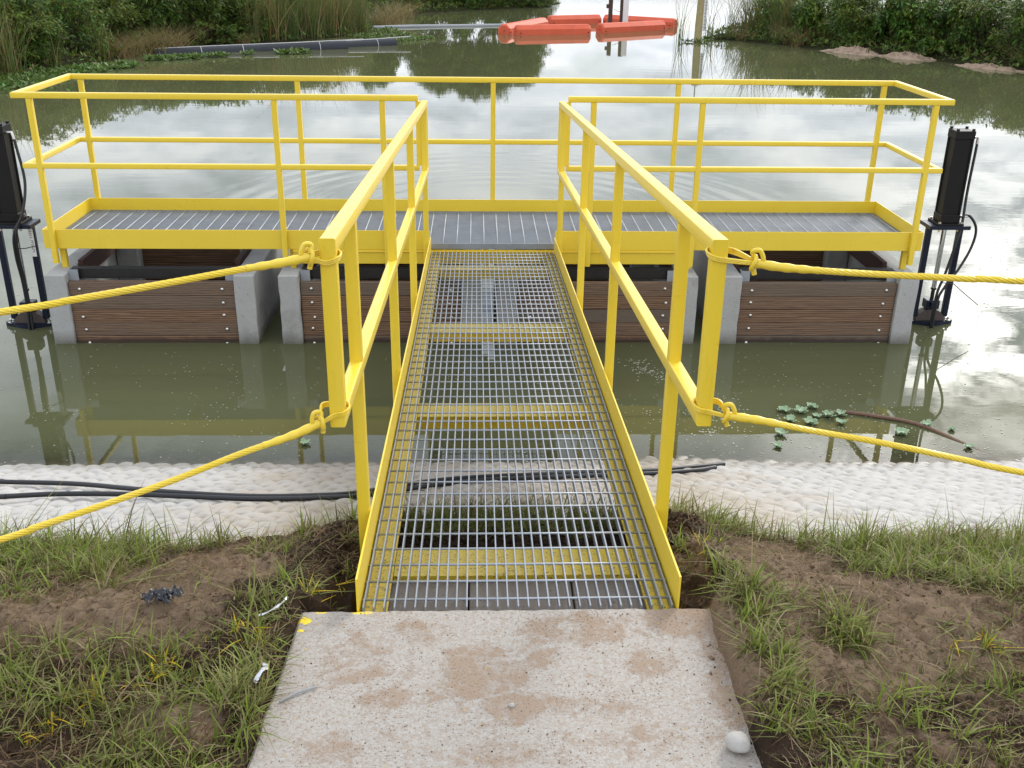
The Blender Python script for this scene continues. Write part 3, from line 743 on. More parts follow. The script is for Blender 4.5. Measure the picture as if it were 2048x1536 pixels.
# ------------------------------------------------------------------ wire ropes
def rope(label, post_c, z, pts, flip):
    """pts: centre line beginning at the knot; the loop goes round the end post at post_c"""
    P0 = Vector(pts[0]); r = thing('wire_rope', label, 'wire rope', tuple(P0), 0, 'yellow wire ropes tied to the gangway end posts')
    loc = [Vector(p) - P0 for p in pts]; path = bez(loc, 60)
    # laid strands
    q = MB(); R0, r0 = .0049, .0035; L = 0; acc = [0]
    for a, b in zip(path, path[1:]): L += (b - a).length; acc.append(L)
    for k in range(6):
        line = []
        for i, p_ in enumerate(path):
            d = (path[min(i + 1, len(path) - 1)] - path[max(i - 1, 0)]).normalized()
            u = (Vector((0, 0, 1)) - d * d.z).normalized(); w_ = d.cross(u); a = 2 * math.pi * (k / 6 + acc[i] / .10)
            line.append(p_ + (u * math.cos(a) + w_ * math.sin(a)) * R0)
        q.tube(line, r0, 7)
    q.build('strands', M['yellow'], r, True)
    d = (path[3] - path[0]).normalized()
    # painted tape sleeve
    idx = [i for i, l in enumerate(acc) if l < .16]
    rad = [.0118 - .0030 * max(0, (acc[i] - .06) / .10) + .0008 * math.sin(acc[i] * 160 + 1) for i in idx]
    MB().tube([path[i] for i in idx], .02, 12, rr=rad).build('sleeve', M['yellow'], r, True)
    # eye round the post: three thin strands
    e = MB(); c = Vector(post_c) - P0; hw = .0235; rr_ = random.Random(int(abs(P0.x * 999)))
    for k in range(3):
        oz = (k - 1) * .0048; g_ = .0018 * k; ring = []
        back = Vector((c.x - (1 if d.x > 0 else -1) * (hw + g_ + .003), c.y, z - P0.z + .004 + oz))
        dx = 1 if d.x > 0 else -1
        ring = [Vector((0, -.004, oz * .6)), Vector((c.x + dx * .008, c.y - hw - g_ * .6, z - P0.z + oz - .006)), Vector((c.x - dx * (hw * .75), c.y - hw - g_ * .5, z - P0.z + oz)), back,
                Vector((c.x - dx * (hw * .75), c.y + hw + g_, z - P0.z + .008 + oz)), Vector((c.x + dx * hw, c.y + hw + g_, z - P0.z + .006 + oz)), Vector((c.x + dx * (hw + .022), c.y + hw * .35, z - P0.z + .005 + oz * 1.2)), Vector((0, .006, oz * .6 + .004))]
        e.tube(bez(ring, 8), .0030, 7)
    e.build('eye', M['yellow'], r, True)
    # clip / knot: collar, bow and two stubs
    k_ = MB(); u = (Vector((0, 0, 1)) - d * d.z).normalized(); w_ = d.cross(u)
    ring = [(u * math.cos(a) * .0185 + w_ * math.sin(a) * .016) + d * (.004 * math.sin(2 * a)) for a in [2 * math.pi * i / 18 for i in range(18)]]
    k_.tube(ring, .0058, 8, closed=True)
    bow = [d * .0 + u * .010 - w_ * .006, u * .028 - d * .008, u * .034 + d * .008, u * .022 + d * .018, u * .010 + d * .022]
    k_.tube(bez(bow, 5), .0062, 8)
    k_.tube([-u * .014, -u * .030 + d * .006], .0065, 8)
    k_.build('knot', M['yellow'], r, True)
    return r
ppL, ppR = (-RX, .012, 0), (RX, .012, 0)
rope('upper yellow wire rope passing in front of the planks next to the white-stickered actuator', ppL, 1.050,
     [(-.530, -.022, 1.062), (-.598, -.055, 1.056), (-.688, -.099, 1.052), (-.831, -.17, 1.043), (-.933, -.224, 1.038), (-1.029, -.278, 1.035), (-1.149, -.35, 1.033), (-1.9, -.80, 1.04), (-2.8, -1.3, 1.06)], 1)
rope('lower yellow wire rope hanging over the revetment and the two black hoses', ppL, .632,
     [(-.530, -.022, .611), (-.607, -.054, .587), (-.732, -.106, .561), (-.891, -.176, .522), (-1.042, -.246, .494), (-1.185, -.315, .472), (-1.253, -.35, .461), (-1.9, -.70, .40), (-2.8, -1.15, .40)], 1)
rope('upper yellow wire rope crossing in front of the box with the looping-hose actuator', ppR, 1.060,
     [(.575, -.014, 1.047), (.653, -.04, 1.042), (.801, -.09, 1.045), (.942, -.139, 1.052), (1.05, -.179, 1.058), (1.158, -.22, 1.066), (1.9, -.5, 1.10), (3.0, -.9, 1.14)], -1)
rope('lower yellow wire rope sagging in front of the floating water plants', ppR, .640,
     [(.545, -.014, .624), (.629, -.038, .621), (.757, -.073, .608), (.924, -.12, .596), (1.128, -.179, .574), (1.267, -.22, .558), (1.9, -.45, .53), (3.0, -.85, .54)], -1)

# ------------------------------------------------------------------ hoses on the bank
def laid(pts, r):
    return [(x, y, float(bank(y)) + r + .012) for x, y in pts]
def hose_thing(label, pts, r):
    P = laid(pts, r); root = P[0]
    o = MB().tube(bez([Vector(p) - Vector(root) for p in P], 10), r, 10).build('drain_hose', M['rubber'], None, True)
    o.location = root; return tag(o, label, 'hose', 'black hoses lying on the revetment')
hose_thing('black hose on the revetment, on the water side of the pair', [(-4.5, 2.4), (-2.73, 2.27), (-2.56, 2.235), (-2.16, 2.165), (-1.83, 2.02), (-1.575, 1.91), (-1.19, 1.80), (-.865, 1.815), (-.685, 1.886), (-.388, 2.17), (-.1, 2.315), (.41, 2.43), (.80, 2.49), (1.08, 2.61), (1.3, 2.72)], .0125)
hose_thing('black hose on the revetment, on the grass side of the pair', [(-4.2, 1.55), (-2.495, 1.80), (-2.37, 1.82), (-2.12, 1.885), (-1.78, 1.868), (-1.47, 1.80), (-1.13, 1.73), (-.834, 1.755), (-.63, 1.825), (-.333, 2.085), (-.05, 2.225), (.43, 2.33), (.81, 2.40), (1.08, 2.50), (1.22, 2.60)], .0125)

# ------------------------------------------------------------------ floating barriers, posts, gauge, pipes
def barrier(a, b, label):
    a, b = Vector((*a, 0)), Vector((*b, 0)); c = (a + b) / 2; L = (b - a).length
    r = thing('floating_barrier', label, 'float', (c.x, c.y, ZW), math.atan2(b.y - a.y, b.x - a.x), 'orange floats around the posts')
    q = MB(); vs = []; n = 8
    for x, k in ((-L / 2, .80), (-L / 2 + .05, 1), (L / 2 - .05, 1), (L / 2, .80)):
        vs += [(x, .235 * k * math.cos(2 * math.pi * (i + .5) / n), .085 + .235 * k * math.sin(2 * math.pi * (i + .5) / n)) for i in range(n)]
    fs = [(j * n + i, j * n + (i + 1) % n, (j + 1) * n + (i + 1) % n, (j + 1) * n + i) for j in range(3) for i in range(n)] + [tuple(range(n))[::-1], tuple(range(3 * n, 4 * n))]
    q.add(vs, fs).build('float_body', M['orange'], r)
    for s in (-1, 1):
        MB().tube([(s * (L / 2 + .001), -.02, .10), (s * (L / 2 - .03), -.02, .10)], .022, 8).build('drain_plug', M['black_steel'], r)
        MB().tube([(s * (L / 2 - .11), -.232, .06), (s * (L / 2 - .11), -.219, .06)], .02, 8).build('drain_plug', M['black_steel'], r)
    return r
barrier((1.16, 33.05), (3.66, 33.8), 'near orange float lying broadside in front, next to the float seen end on')
barrier((.78, 33.3), (2.3, 36.8), 'orange float seen end on, pointing away from the platform')
barrier((4.05, 34.2), (6.5, 35.95), 'near orange float in front of the two standing posts')
barrier((2.55, 37.8), (4.55, 38.8), 'far orange float behind the near ones, on the pipe side of the posts')
barrier((4.8, 38.9), (7.15, 37.0), 'far orange float behind the two standing posts')
t_ = thing('timber_post', 'thin dark post with a small box on its side, rising among the orange floats', 'post', (4.70, 36.6, ZW))
MB().bbox((0, 0, .1), (.14, .14, 1.75), .01).build('shaft', M['post'], t_); MB().bbox((-.11, -.02, .72), (.09, .1, .14), .008).build('side_box', M['post'], t_)
t_ = thing('timber_post', 'dark post carrying a tall white board, rising among the orange floats', 'post', (5.12, 36.6, ZW))
MB().bbox((0, 0, .1), (.15, .15, 1.8), .01).build('shaft', M['post'], t_); MB().bbox((.12, -.085, .3), (.20, .03, 1.35), .004).build('white_board', M['white'], t_)
MB().tube([(-.3, .0, .62), (-.15, -.02, .55), (-.02, -.02, .52)], .008, 6).build('wire', M['rubber'], t_)
t_ = thing('staff_gauge', 'weathered pole with a ticked water level board, standing in open water', 'staff gauge', (6.80, 31.1, ZW))
MB().tube([(0, 0, -.8), (0, 0, .5), (.02, 0, 1.32)], .12, 14, rr=[.125, .118, .112]).build('pole', M['pole'], t_, True)
gb = MB().box((.155, -.05, .82), (.10, .02, .98)).build('gauge_board', M['white'], t_)
for k in range(24):
    MB().box((.155 + (.02 if k % 2 else .012), -.062, .36 + k * .04), (.055 if k % 2 else .07, .003, .017)).build('tick', M['post'], gb)
MB().tube([(.03, 0, 1.3), (.03, 0, 1.75)], .02, 8).build('rod', M['greyboom'], t_)

def pipe(a, b, r, label, tie_at, zc=.015, tilt=.09):
    a, b = Vector((*a, ZW + zc)), Vector((*b, ZW + zc)); L = (b - a).length
    root = thing('plastic_pipe', label, 'pipe', tuple(a - Vector((0, 0, tilt))), math.atan2(b.y - a.y, b.x - a.x), 'black pipes floating along the bank'); root.rotation_euler.y = -math.asin(tilt / L)
    q = MB(); n = 20; vs = []; fs = []
    for x, rr_ in ((0, r), (L, r), (L, r * .9), (.02, r * .9)):
        vs += [(x, rr_ * math.cos(2 * math.pi * i / n), rr_ * math.sin(2 * math.pi * i / n)) for i in range(n)]
    fs = [(j * n + i, j * n + (i + 1) % n, (j + 1) * n + (i + 1) % n, (j + 1) * n + i) for j in range(3) for i in range(n)]
    q.add(vs, fs).build('pipe_wall', M['hdpe'], root, True)
    MB().tube(bez([(.02, -.02, r + .01), (L * .3, .02, r + .012), (L * .7, -.03, r + .012), (L + .5, .0, r + .02)], 8), .011, 6).build('cord', M['cord'], root, True)
    for x in tie_at:
        MB().tube([(x, (r + .006) * math.cos(t), (r + .006) * math.sin(t)) for t in [2 * math.pi * i / 20 for i in range(20)]], .008, 6, closed=True).build('tie', M['cord'], root, True)
    return root
pipe((-8.6, 26.1), (-3.78, 28.0), .19, 'black pipe with white ties, its open end toward the orange floats', [1.2, 2.3, 4.4])
pipe((-5.6, 27.6), (-2.5, 29.2), .17, 'black pipe lying just behind the tied one, reaching farther out', [2.9])
o = MB().tube(bez([Vector(p) for p in ((0, 0, .02), (1.4, .6, .03), (2.9, 1.1, .02), (4.4, 1.6, .02), (5.0, 1.75, .02))], 8), .055, 10).build('float_line', M['greyboom'], None, True)
o.location = (-3.75, 35.2, ZW); tag(o, 'thin grey line floating from the reeds to the orange floats', 'float line')

# ------------------------------------------------------------------ banks and vegetation
LB = [(-60, 2.5), (-22, 9), (-14, 14.5), (-10.8, 18.5), (-9.5, 22), (-9.0, 25.5), (-8.3, 27.2), (-6.6, 28.9), (-5, 30.6), (-3.7, 33), (-4.0, 38), (-2.6, 43), (0, 46), (3.25, 48.3), (4.0, 52), (-4, 75), (-60, 90)]
RB = [(7.5, 32.6), (8.9, 30.7), (10.4, 28.5), (11.4, 27.1), (12.3, 25.9), (13.0, 24.6), (13.9, 22.5), (15.5, 19), (24, 9), (60, 3), (60, 60), (20, 42), (11.5, 38.0), (8.6, 34.6)]
def sdist(poly, X, Y):
    P = np.array(poly); d = np.full(X.shape, 1e9); inside = np.zeros(X.shape, bool)
    for (x0, y0), (x1, y1) in zip(P, np.roll(P, -1, 0)):
        ex, ey = x1 - x0, y1 - y0; t = np.clip(((X - x0) * ex + (Y - y0) * ey) / (ex * ex + ey * ey), 0, 1)
        d = np.minimum(d, np.hypot(X - x0 - t * ex, Y - y0 - t * ey))
        c = ((y0 <= Y) != (y1 <= Y)); xi = x0 + (Y - y0) / np.where(ey == 0, 1e-9, ey) * ex
        inside ^= c & (X < xi)
    return np.where(inside, d, -d)
def bank_mesh(name, poly, x0, x1, y0, y1, n):
    X, Y = np.meshgrid(np.linspace(x0, x1, n), np.linspace(y0, y1, n), indexing='ij')
    sd = sdist(poly, X, Y) + .8 * (fbm(X, Y, .8, 4, .5, 91) - .5)
    Z = ZW + np.clip(sd * .22, -.5, .55) + np.clip((sd - 2.5) * .08, 0, .6) + .08 * (fbm(X, Y, 2.5, 4, .5, 92) - .5)
    return setting(place(name, np_mesh(name, np.stack([X, Y, Z], -1).reshape(-1, 3), grid_faces(n, n), M['bankearth'])))
bank_mesh('bank_terrain', LB, -60, 6, 2, 90, 220); bank_mesh('bank_terrain', RB, 6, 60, 2, 60, 220)

GREENS = [(.055, .125, .018), (.085, .165, .022), (.125, .215, .030), (.035, .080, .016), (.065, .140, .030), (.165, .225, .036)]
def leaf_quads(mb, p, d, L, W, col, rr_):              # a folded pointed leaf
    d = d.normalized(); s = d.cross(Vector((rr_.uniform(-.4, .4), rr_.uniform(-.4, .4), 1)))
    if s.length < .05: s = Vector((1, 0, 0))
    s.normalize(); nn = s.cross(d)
    mid = p + d * L * .45 - nn * W * .15
    mb.add([p, mid + s * W / 2, p + d * L - Vector((0, 0, L * .15)), mid - s * W / 2], [(0, 1, 2), (0, 2, 3)], col)
def bush_mesh(seed, lobes, leafL, warm):
    r_ = random.Random(seed); mb = MB(); st = MB(); centres = []
    for i in range(lobes):
        a = r_.uniform(0, 2 * math.pi); hgt = r_.betavariate(1.5, 1.3); rad = (1.0 - .55 * hgt) * math.sqrt(r_.random())
        centres.append((Vector((rad * math.cos(a), rad * math.sin(a), .15 + hgt * 1.45)), r_.uniform(.14, .30)))
    for c, rad in centres:
        tint = r_.choice(GREENS); nspr = int(15 * (rad / .22) ** 1.6) + 5
        st.tube([(c.x * .15, c.y * .15, -.2), (c.x * .6, c.y * .6, c.z * .5), tuple(c)], .012, 4, rr=[.016, .01, .005])
        for k in range(nspr):
            v = Vector((r_.gauss(0, 1), r_.gauss(0, 1), r_.gauss(.25, .9))).normalized(); p = c + v * rad * r_.uniform(.55, 1.1)
            dirn = (v + Vector((0, 0, .5))).normalized()
            for j in range(6):
                a = 2 * math.pi * j / 6 + r_.uniform(-.4, .4)
                side = (dirn.orthogonal().normalized()); side.rotate(Matrix.Rotation(a, 3, dirn))
                col = tuple(x * r_.uniform(.75, 1.25) for x in (tint if r_.random() > warm else (.14, .10, .03)))
                leaf_quads(mb, p + dirn * (.03 * j - .06), side + dirn * r_.uniform(.1, .9), leafL * r_.uniform(.7, 1.25), leafL * .32, col, r_)
    return mb.mesh('foliage', M['leaf']), st.mesh('branches', M['twig'])
BUSH = [bush_mesh(1, 46, .17, .02), bush_mesh(2, 54, .13, .05), bush_mesh(3, 42, .19, .04), bush_mesh(4, 56, .12, .10)]
def reed_mesh(seed, n, h, dry, spread=.45, lean=.25):
    r_ = random.Random(seed); mb = MB()
    for i in range(n):
        a = r_.uniform(0, 2 * math.pi); rad = spread * math.sqrt(r_.random()); p = Vector((rad * math.cos(a), rad * math.sin(a), -.1))
        H = h * r_.uniform(.55, 1.1); ln = Vector((r_.gauss(0, lean), r_.gauss(0, lean), 0)) * H; wd = r_.uniform(.010, .022)
        col = r_.choice([(.085, .12, .030), (.06, .095, .025), (.11, .14, .045)]) if r_.random() > dry else r_.choice([(.24, .17, .075), (.17, .10, .05), (.30, .22, .11)])
        col = tuple(x * r_.uniform(.8, 1.2) for x in col); droop = r_.uniform(0, .5) ** 2 * H
        s = Vector((math.cos(a + 1.3), math.sin(a + 1.3), 0)); vs = []; k = 5
        for j in range(k + 1):
            t = j / k; q = p + Vector((0, 0, H * t)) + ln * t ** 1.8 - Vector((0, 0, droop * t ** 3))
            if r_.random() < .03: ln = ln * 1.5
            ww = wd * (1 - t ** 2 * .93); vs += [q - s * ww / 2, q + s * ww / 2]
        mb.add(vs, [(2 * j, 2 * j + 1, 2 * j + 3, 2 * j + 2) for j in range(k)], col)
    return mb.mesh('blades', M['reed'])
REED = [reed_mesh(11, 170, 1.9, .30), reed_mesh(12, 150, 2.1, .45), reed_mesh(13, 190, 1.7, .25), reed_mesh(14, 26, 1.9, .15, .30, .20), reed_mesh(15, 120, .75, .05, .5, .35)]
DEAD = [reed_mesh(16, 260, 1.0, 1.0, .6, .9)]
def bush(x, y, s, k, label, group, cat='bush', sz=None, z=None):
    r = thing('bush', label, cat, (x, y, ZW + .0 if z is None else z), rnd.uniform(0, 6.28), group)
    r.scale = (s * rnd.uniform(.95, 1.2), s * rnd.uniform(.95, 1.2), sz or s)
    place('foliage', BUSH[k][0], r); place('branches', BUSH[k][1], r)
def reed(x, y, s, k, label, group, cat='reeds'):
    o = place('reed_clump', (DEAD[0] if k < 0 else REED[k]), None, (x, y, ZW + .02)); o.rotation_euler.z = rnd.uniform(0, 6.28); o.scale = (s, s, s * rnd.uniform(.9, 1.1))
    tag(o, label, cat, group)
ORD = 'first second third fourth fifth sixth seventh eighth ninth tenth eleventh twelfth'.split()
KIND = ['broad leaved', 'fine leaved', 'large leaved', 'yellowish fine leaved']
cnt = {}
def nth(key):
    cnt[key] = cnt.get(key, 0) + 1; k = cnt[key] - 1
    return ORD[k] if k < 12 else 'one'
gl_ = 'shrubs on the pipe side bank'
for x, y, s, k in [(-11.3, 20.2, .95, 0), (-10.4, 22.4, .95, 1), (-11.9, 22.6, 1.1, 2), (-10.0, 24.6, .95, 3), (-11.4, 25.0, 1.1, 0), (-9.9, 26.6, .9, 1), (-9.2, 28.0, .95, 2), (-8.0, 28.9, .95, 0), (-7.2, 29.9, 1.0, 3),
                   (-13.2, 19.2, 1.1, 1), (-13.0, 24.5, 1.15, 3), (-10.9, 27.6, 1.15, 0), (-9.6, 30.0, 1.15, 1), (-8.0, 31.4, 1.15, 2), (-12.6, 27.5, 1.2, 2), (-14.5, 21.5, 1.2, 0), (-11.5, 30.5, 1.25, 3), (-6.6, 32.2, 1.1, 0), (-5.6, 34.5, 1.15, 1), (-13.5, 16.6, 1.05, 2), (-16, 17.5, 1.2, 3), (-9.5, 33.5, 1.3, 0), (-7.0, 36.5, 1.3, 2)]:
    bush(x, y, s, k, '%s %s shrub on the pipe side bank, counting away from the platform' % (nth(('a', k)), KIND[k]), gl_)
for x, y, s, k in [(-3.2, 44.5, .75, 0), (-2.0, 45.8, .8, 1), (-.7, 46.6, .75, 2), (.5, 47.5, .8, 3), (1.7, 48.3, .8, 0), (2.8, 49.1, .75, 1), (-5.0, 42, 1.1, 2), (-5.5, 39.0, 1.1, 3), (-3.6, 46.6, 1.2, 0)]:
    bush(x, y, s, k, '%s small shrub beyond the grey float line, counting toward the orange floats' % nth('b'), 'shrubs on the far bank')
def tree(x, y, s, k, label, h):
    r = thing('tree', label, 'tree', (x, y, ZW + .2), rnd.uniform(0, 6.28), 'trees on the far bank')
    MB().tube([(0, 0, -.2), (.05, 0, h * .4), (-.05, .05, h * .85)], .1, 8, rr=[.12, .08, .03]).build('trunk', M['twig'], r, True)
    for dx, dy, dz, q in ((0, 0, .36, 1.0), (.5, .2, .28, .85), (-.5, -.1, .3, .85), (.2, .1, .58, .8), (-.3, 0, .52, .75)):
        c = place('crown', BUSH[(k + int(dz * 10)) % 4][0], r, (dx * s, dy * s, h * dz)); c.scale = (s * q, s * q, s * q * .95)
for x, y, s, k, h in [(-4.6, 46.5, 1.1, 3, 3.3), (-2.2, 47.4, 1.2, 0, 3.6), (-.7, 48.4, 1.3, 1, 4.0), (.7, 48.9, 1.35, 2, 4.1), (2.2, 49.8, 1.2, 0, 3.6)]:
    tree(x, y, s, k, '%s rounded tree behind the far bank shrubs, counting toward the orange floats' % nth('t'), h)
for x, y, s, k in [(-6.7, 29.5, .95, 0), (-6.2, 30.0, 1.0, 1), (-5.7, 30.6, .95, 2), (-5.2, 31.1, 1.05, 0), (-4.7, 31.8, 1.0, 1), (-4.3, 32.5, 1.0, 2), (-4.0, 33.3, .95, 0), (-6.3, 31.0, 1.1, 2), (-5.6, 31.8, 1.1, 1), (-4.9, 32.9, 1.1, 0), (-4.4, 34.2, 1.05, 2), (-7.1, 30.8, 1.05, 1)]:
    reed(x, y, s, k, '%s clump of tall green and straw reeds behind the black pipes, counting along the pipes' % nth('c'), 'reeds behind the pipes')
for x, y, s, k in [(-9.7, 22.0, .85, 3), (-9.35, 24.2, .85, 3), (-10.3, 21.0, .95, 1), (-11.2, 19.0, .9, 1), (-8.6, 26.9, .75, 3), (-9.8, 25.2, .85, 3)]:
    reed(x, y, s, k, '%s thin reed clump among the pipe side shrubs beside the floating plants' % nth('d'), 'reeds among the shrubs')
for x, y, s in [(-9.0, 25.6, .8), (-8.6, 26.4, .85), (-8.3, 26.9, .7), (-9.2, 25.0, .7), (-6.9, 28.8, .5)]:
    reed(x, y, s, -1, '%s heap of flattened tan dead reeds at the near end of the pipes' % nth('e'), 'heaps of dead reeds', 'dead reeds')
for x, y, s in [(-3.3, 38.0, .9), (-3.0, 40.0, .8), (-3.5, 36.0, .7)]:
    reed(x, y, s, -1, '%s straw coloured dead reed heap behind the grey float line' % nth('j'), 'dead reeds by the float line', 'dead reeds')
gr_ = 'shrubs on the gravel side bank'
for x, y, s, k in [(9.4, 32.2, .8, 3), (10.2, 30.7, .85, 0), (11.1, 29.5, .9, 1), (12.1, 28.5, .95, 2), (12.9, 27.5, .95, 0), (13.7, 26.5, .95, 3), (14.4, 25.2, 1.0, 1), (15.0, 23.6, 1.0, 2),
                   (10.6, 33.0, .9, 1), (11.9, 31.6, 1.05, 2), (13.2, 30.2, 1.1, 3), (14.4, 28.7, 1.15, 0), (15.4, 27.0, 1.15, 1), (16.2, 25.0, 1.15, 2), (12.4, 34, 1.1, 0), (14.2, 32.4, 1.2, 1), (16, 30.2, 1.25, 3), (17.4, 27.5, 1.3, 0), (16.0, 22.0, 1.1, 3), (10.9, 35.2, 1.0, 2), (18, 24, 1.3, 1)]:
    bush(x, y, s, k, '%s %s shrub above the gravel mounds, counting toward the platform' % (nth(('f', k)), KIND[k]), gr_)
for x, y, s, k in [(8.2, 32.6, .9, 3), (8.6, 32.3, .95, 3), (8.9, 32.8, 1.0, 1), (9.4, 31.4, .8, 2), (9.9, 31.6, 1.05, 1), (10.6, 31.0, 1.05, 3), (8.3, 33.3, 1.0, 3), (9.3, 33.4, 1.1, 1), (11.5, 30.6, 1.1, 3), (12.6, 29.6, 1.1, 3)]:
    reed(x, y, s, k, '%s tall thin reed clump at the bank tip beyond the gravel mounds' % nth('g'), 'reeds on the bank tip')
reed(7.45, 32.2, .95, 3, 'small clump of thin reeds in open water between the staff gauge and the bank tip', None)
reed(6.35, 31.4, .9, 3, 'wispy reeds standing just beside the staff gauge, on the side of the orange floats', None)
for x, y, s in [(10.2, 29.6, .55), (10.9, 28.9, .5), (12.2, 27.2, .5), (13.9, 24.6, .7), (9.3, 30.9, .6)]:
    reed(x, y, s, 4, '%s low bright grass tuft at the foot of the shrubs by the gravel' % nth('h'), 'grass tufts by the gravel', 'grass tuft')
for x, y, s in [(9.7, 30.3, .75), (14.2, 24.4, .8), (8.4, 32.0, .5)]:
    reed(x, y, s, -1, '%s bent dry reed clump hanging over the water by the gravel' % nth('i'), 'dry reeds by the gravel bank', 'dead reeds')
def undergrowth(name, label, poly, x0, x1, y0, y1, n, seed, dmax):
    r_ = random.Random(seed); q = np.random.RandomState(seed); P = q.uniform((x0, y0), (x1, y1), (n, 2)); sd = sdist(poly, P[:, 0], P[:, 1])
    keep = (sd > -.15) & (sd < dmax); P, sd = P[keep], sd[keep]; mb = MB()
    for (x, y), d_ in zip(P, sd):
        c = r_.choice(GREENS + [(.13, .10, .035), (.10, .15, .03)]); base = Vector((x, y, ZW + max(0, min(.5, d_ * .22)) + r_.uniform(.02, .22)))
        for j in range(4):
            b = r_.uniform(0, 6.28); el = r_.uniform(.0, 1.2)
            leaf_quads(mb, base, Vector((math.cos(b) * math.cos(el), math.sin(b) * math.cos(el), math.sin(el))), r_.uniform(.10, .24), .045, tuple(k * r_.uniform(.7, 1.2) for k in c), r_)
    stuff(place(name, mb.mesh(name, M['leaf'])), label, 'undergrowth')
undergrowth('undergrowth', 'low green undergrowth covering the bank by the black pipes', LB, -16, 4, 13, 52, 26000, 31, 1.6)
undergrowth('undergrowth', 'low green undergrowth at the foot of the shrubs behind the gravel mounds', RB, 7, 18, 16, 36, 9000, 32, 1.5)
# gravel mounds along the bank
def mound(x, y, rx, ry, h, rz, label):
    q = MB(); n, m_ = 72, 20; vs = [(0, 0, h)]
    r_ = random.Random(int(x * 77))
    for j in range(1, m_ + 1):
        for i in range(n):
            a = 2 * math.pi * i / n; t = j / m_; wob = 1 + .16 * math.sin(3 * a + x) + .09 * math.sin(7 * a + y) + .06 * math.sin(13 * a) + r_.uniform(-.04, .04)
            vs.append((rx * t * wob * math.cos(a), ry * t * wob * math.sin(a), h * (1 - t ** 1.4) - .06 * t + r_.uniform(-.03, .03) * min(1, 2 - 2 * t) + .05 * (math.sin(5 * a + 9 * t) * math.sin(3 * a - 7 * t)) * (1 - t)))
    fs = [(0, 1 + i, 1 + (i + 1) % n) for i in range(n)] + [(1 + (j - 1) * n + i, 1 + (j - 1) * n + (i + 1) % n, 1 + j * n + (i + 1) % n, 1 + j * n + i) for j in range(1, m_) for i in range(n)]
    o = q.add(vs, fs).build('gravel_mound', M['gravel']); o.location = (x, y, ZW + .01); o.rotation_euler.z = rz
    return tag(o, label, 'gravel mound', 'gravel mounds along the water')
mound(10.75, 28.0, 1.05, .5, .15, -.75, 'low pale gravel mound nearest the bright green grass tuft')
mound(11.75, 26.75, 1.0, .45, .13, -.8, 'low pale gravel mound in the middle of the three')
mound(12.9, 24.35, 1.4, .3, .07, -1.0, 'low strip of gravel farthest along, beside the bent dry reeds')

# water hyacinth mats (nobody could count the leaves)
def leaf_patch(name, label, regions, per, size, seed):
    r_ = random.Random(seed); mb = MB()
    for x0, y0, x1, y1, wd in regions:
        L = math.hypot(x1 - x0, y1 - y0)
        for k in range(int(per * L * wd)):
            t = r_.random(); o_ = r_.gauss(0, wd / 2.2)
            px, py = x0 + (x1 - x0) * t - (y1 - y0) / L * o_, y0 + (y1 - y0) * t + (x1 - x0) / L * o_
            a = r_.uniform(0, 6.28); c = r_.choice([(.085, .17, .03), (.06, .125, .025), (.12, .20, .05), (.05, .10, .02), (.16, .22, .08)])
            for j in range(3):
                b = a + j * 2.1 + r_.uniform(-.4, .4); el = r_.uniform(.15, 1.1)
                leaf_quads(mb, Vector((px, py, ZW + r_.uniform(.0, .05))), Vector((math.cos(b) * math.cos(el), math.sin(b) * math.cos(el), math.sin(el))), size * r_.uniform(.7, 1.3), size * .6, tuple(q * r_.uniform(.8, 1.2) for q in c), r_)
    return stuff(place(name, mb.mesh(name, M['leaf'])), label, 'water plants')
leaf_patch('water_hyacinth', 'mat of bright green floating plants along the pipe side shrubs', [(-12.2, 16.8, -10.0, 20.2, 1.5), (-10.0, 20.2, -9.2, 22.4, .9), (-9.2, 22.4, -8.2, 23.2, .5), (-8.4, 24.6, -7.2, 25.0, .35), (-7.6, 25.0, -6.6, 25.6, .25)], 330, .13, 21)
leaf_patch('water_hyacinth', 'small band of floating plants between the black pipe end and the grey line', [(-3.9, 31.4, -2.4, 33.0, .7), (-3.6, 33.6, -2.9, 34.4, .5), (-2.6, 30.2, -1.5, 31.4, .3)], 150, .11, 22)
leaf_patch('water_hyacinth', 'tiny plants caught against the middle of the black pipe', [(-5.4, 26.3, -4.7, 26.7, .3), (-6.3, 25.9, -6.0, 26.0, .15)], 260, .15, 23)
leaf_patch('water_hyacinth', 'sparse plants gathered around the foot of the staff gauge', [(6.3, 31.0, 7.1, 31.0, .25), (7.2, 32.0, 8.1, 32.4, .3)], 170, .12, 24)

# ------------------------------------------------------------------ water lettuce, stick, scum
lm = MB()
def lettuce_leaf():
    q = MB(); vs = []; m_ = 6
    for j in range(m_ + 1):
        t = j / m_; wdt = .023 * math.sin(math.pi * min(1, .12 + t * .80)) ** .7; z = .006 + .022 * t + .004 * math.sin(t * 9)
        vs += [(.055 * t + .004, -wdt, z), (.055 * t + .004, 0, z - .005), (.055 * t + .004, wdt, z)]
    fs = [(j * 3 + a, j * 3 + a + 1, j * 3 + a + 4, j * 3 + a + 3) for j in range(m_) for a in (0, 1)]
    return q.add(vs, fs).mesh('leaf', M['lettuce'], True, R(60))
leaf_me = lettuce_leaf()
def lettuce(x, y, s, label, group=None):
    r = thing('water_lettuce', label, 'water plant', (x, y, ZW + .001), rnd.uniform(0, 6.28), group); r.scale = (s * .80, s * .80, s * .70)
    for j in range(8):
        o = place('leaf', leaf_me, r, (0, 0, .002 * (j % 3))); o.rotation_euler = (rnd.uniform(-.15, .15), -.22 * (j % 2) + rnd.uniform(-.1, .1), 2 * math.pi * j / 8 + rnd.uniform(-.2, .2)); k = rnd.uniform(.8, 1.15); o.scale = (k, k, k)
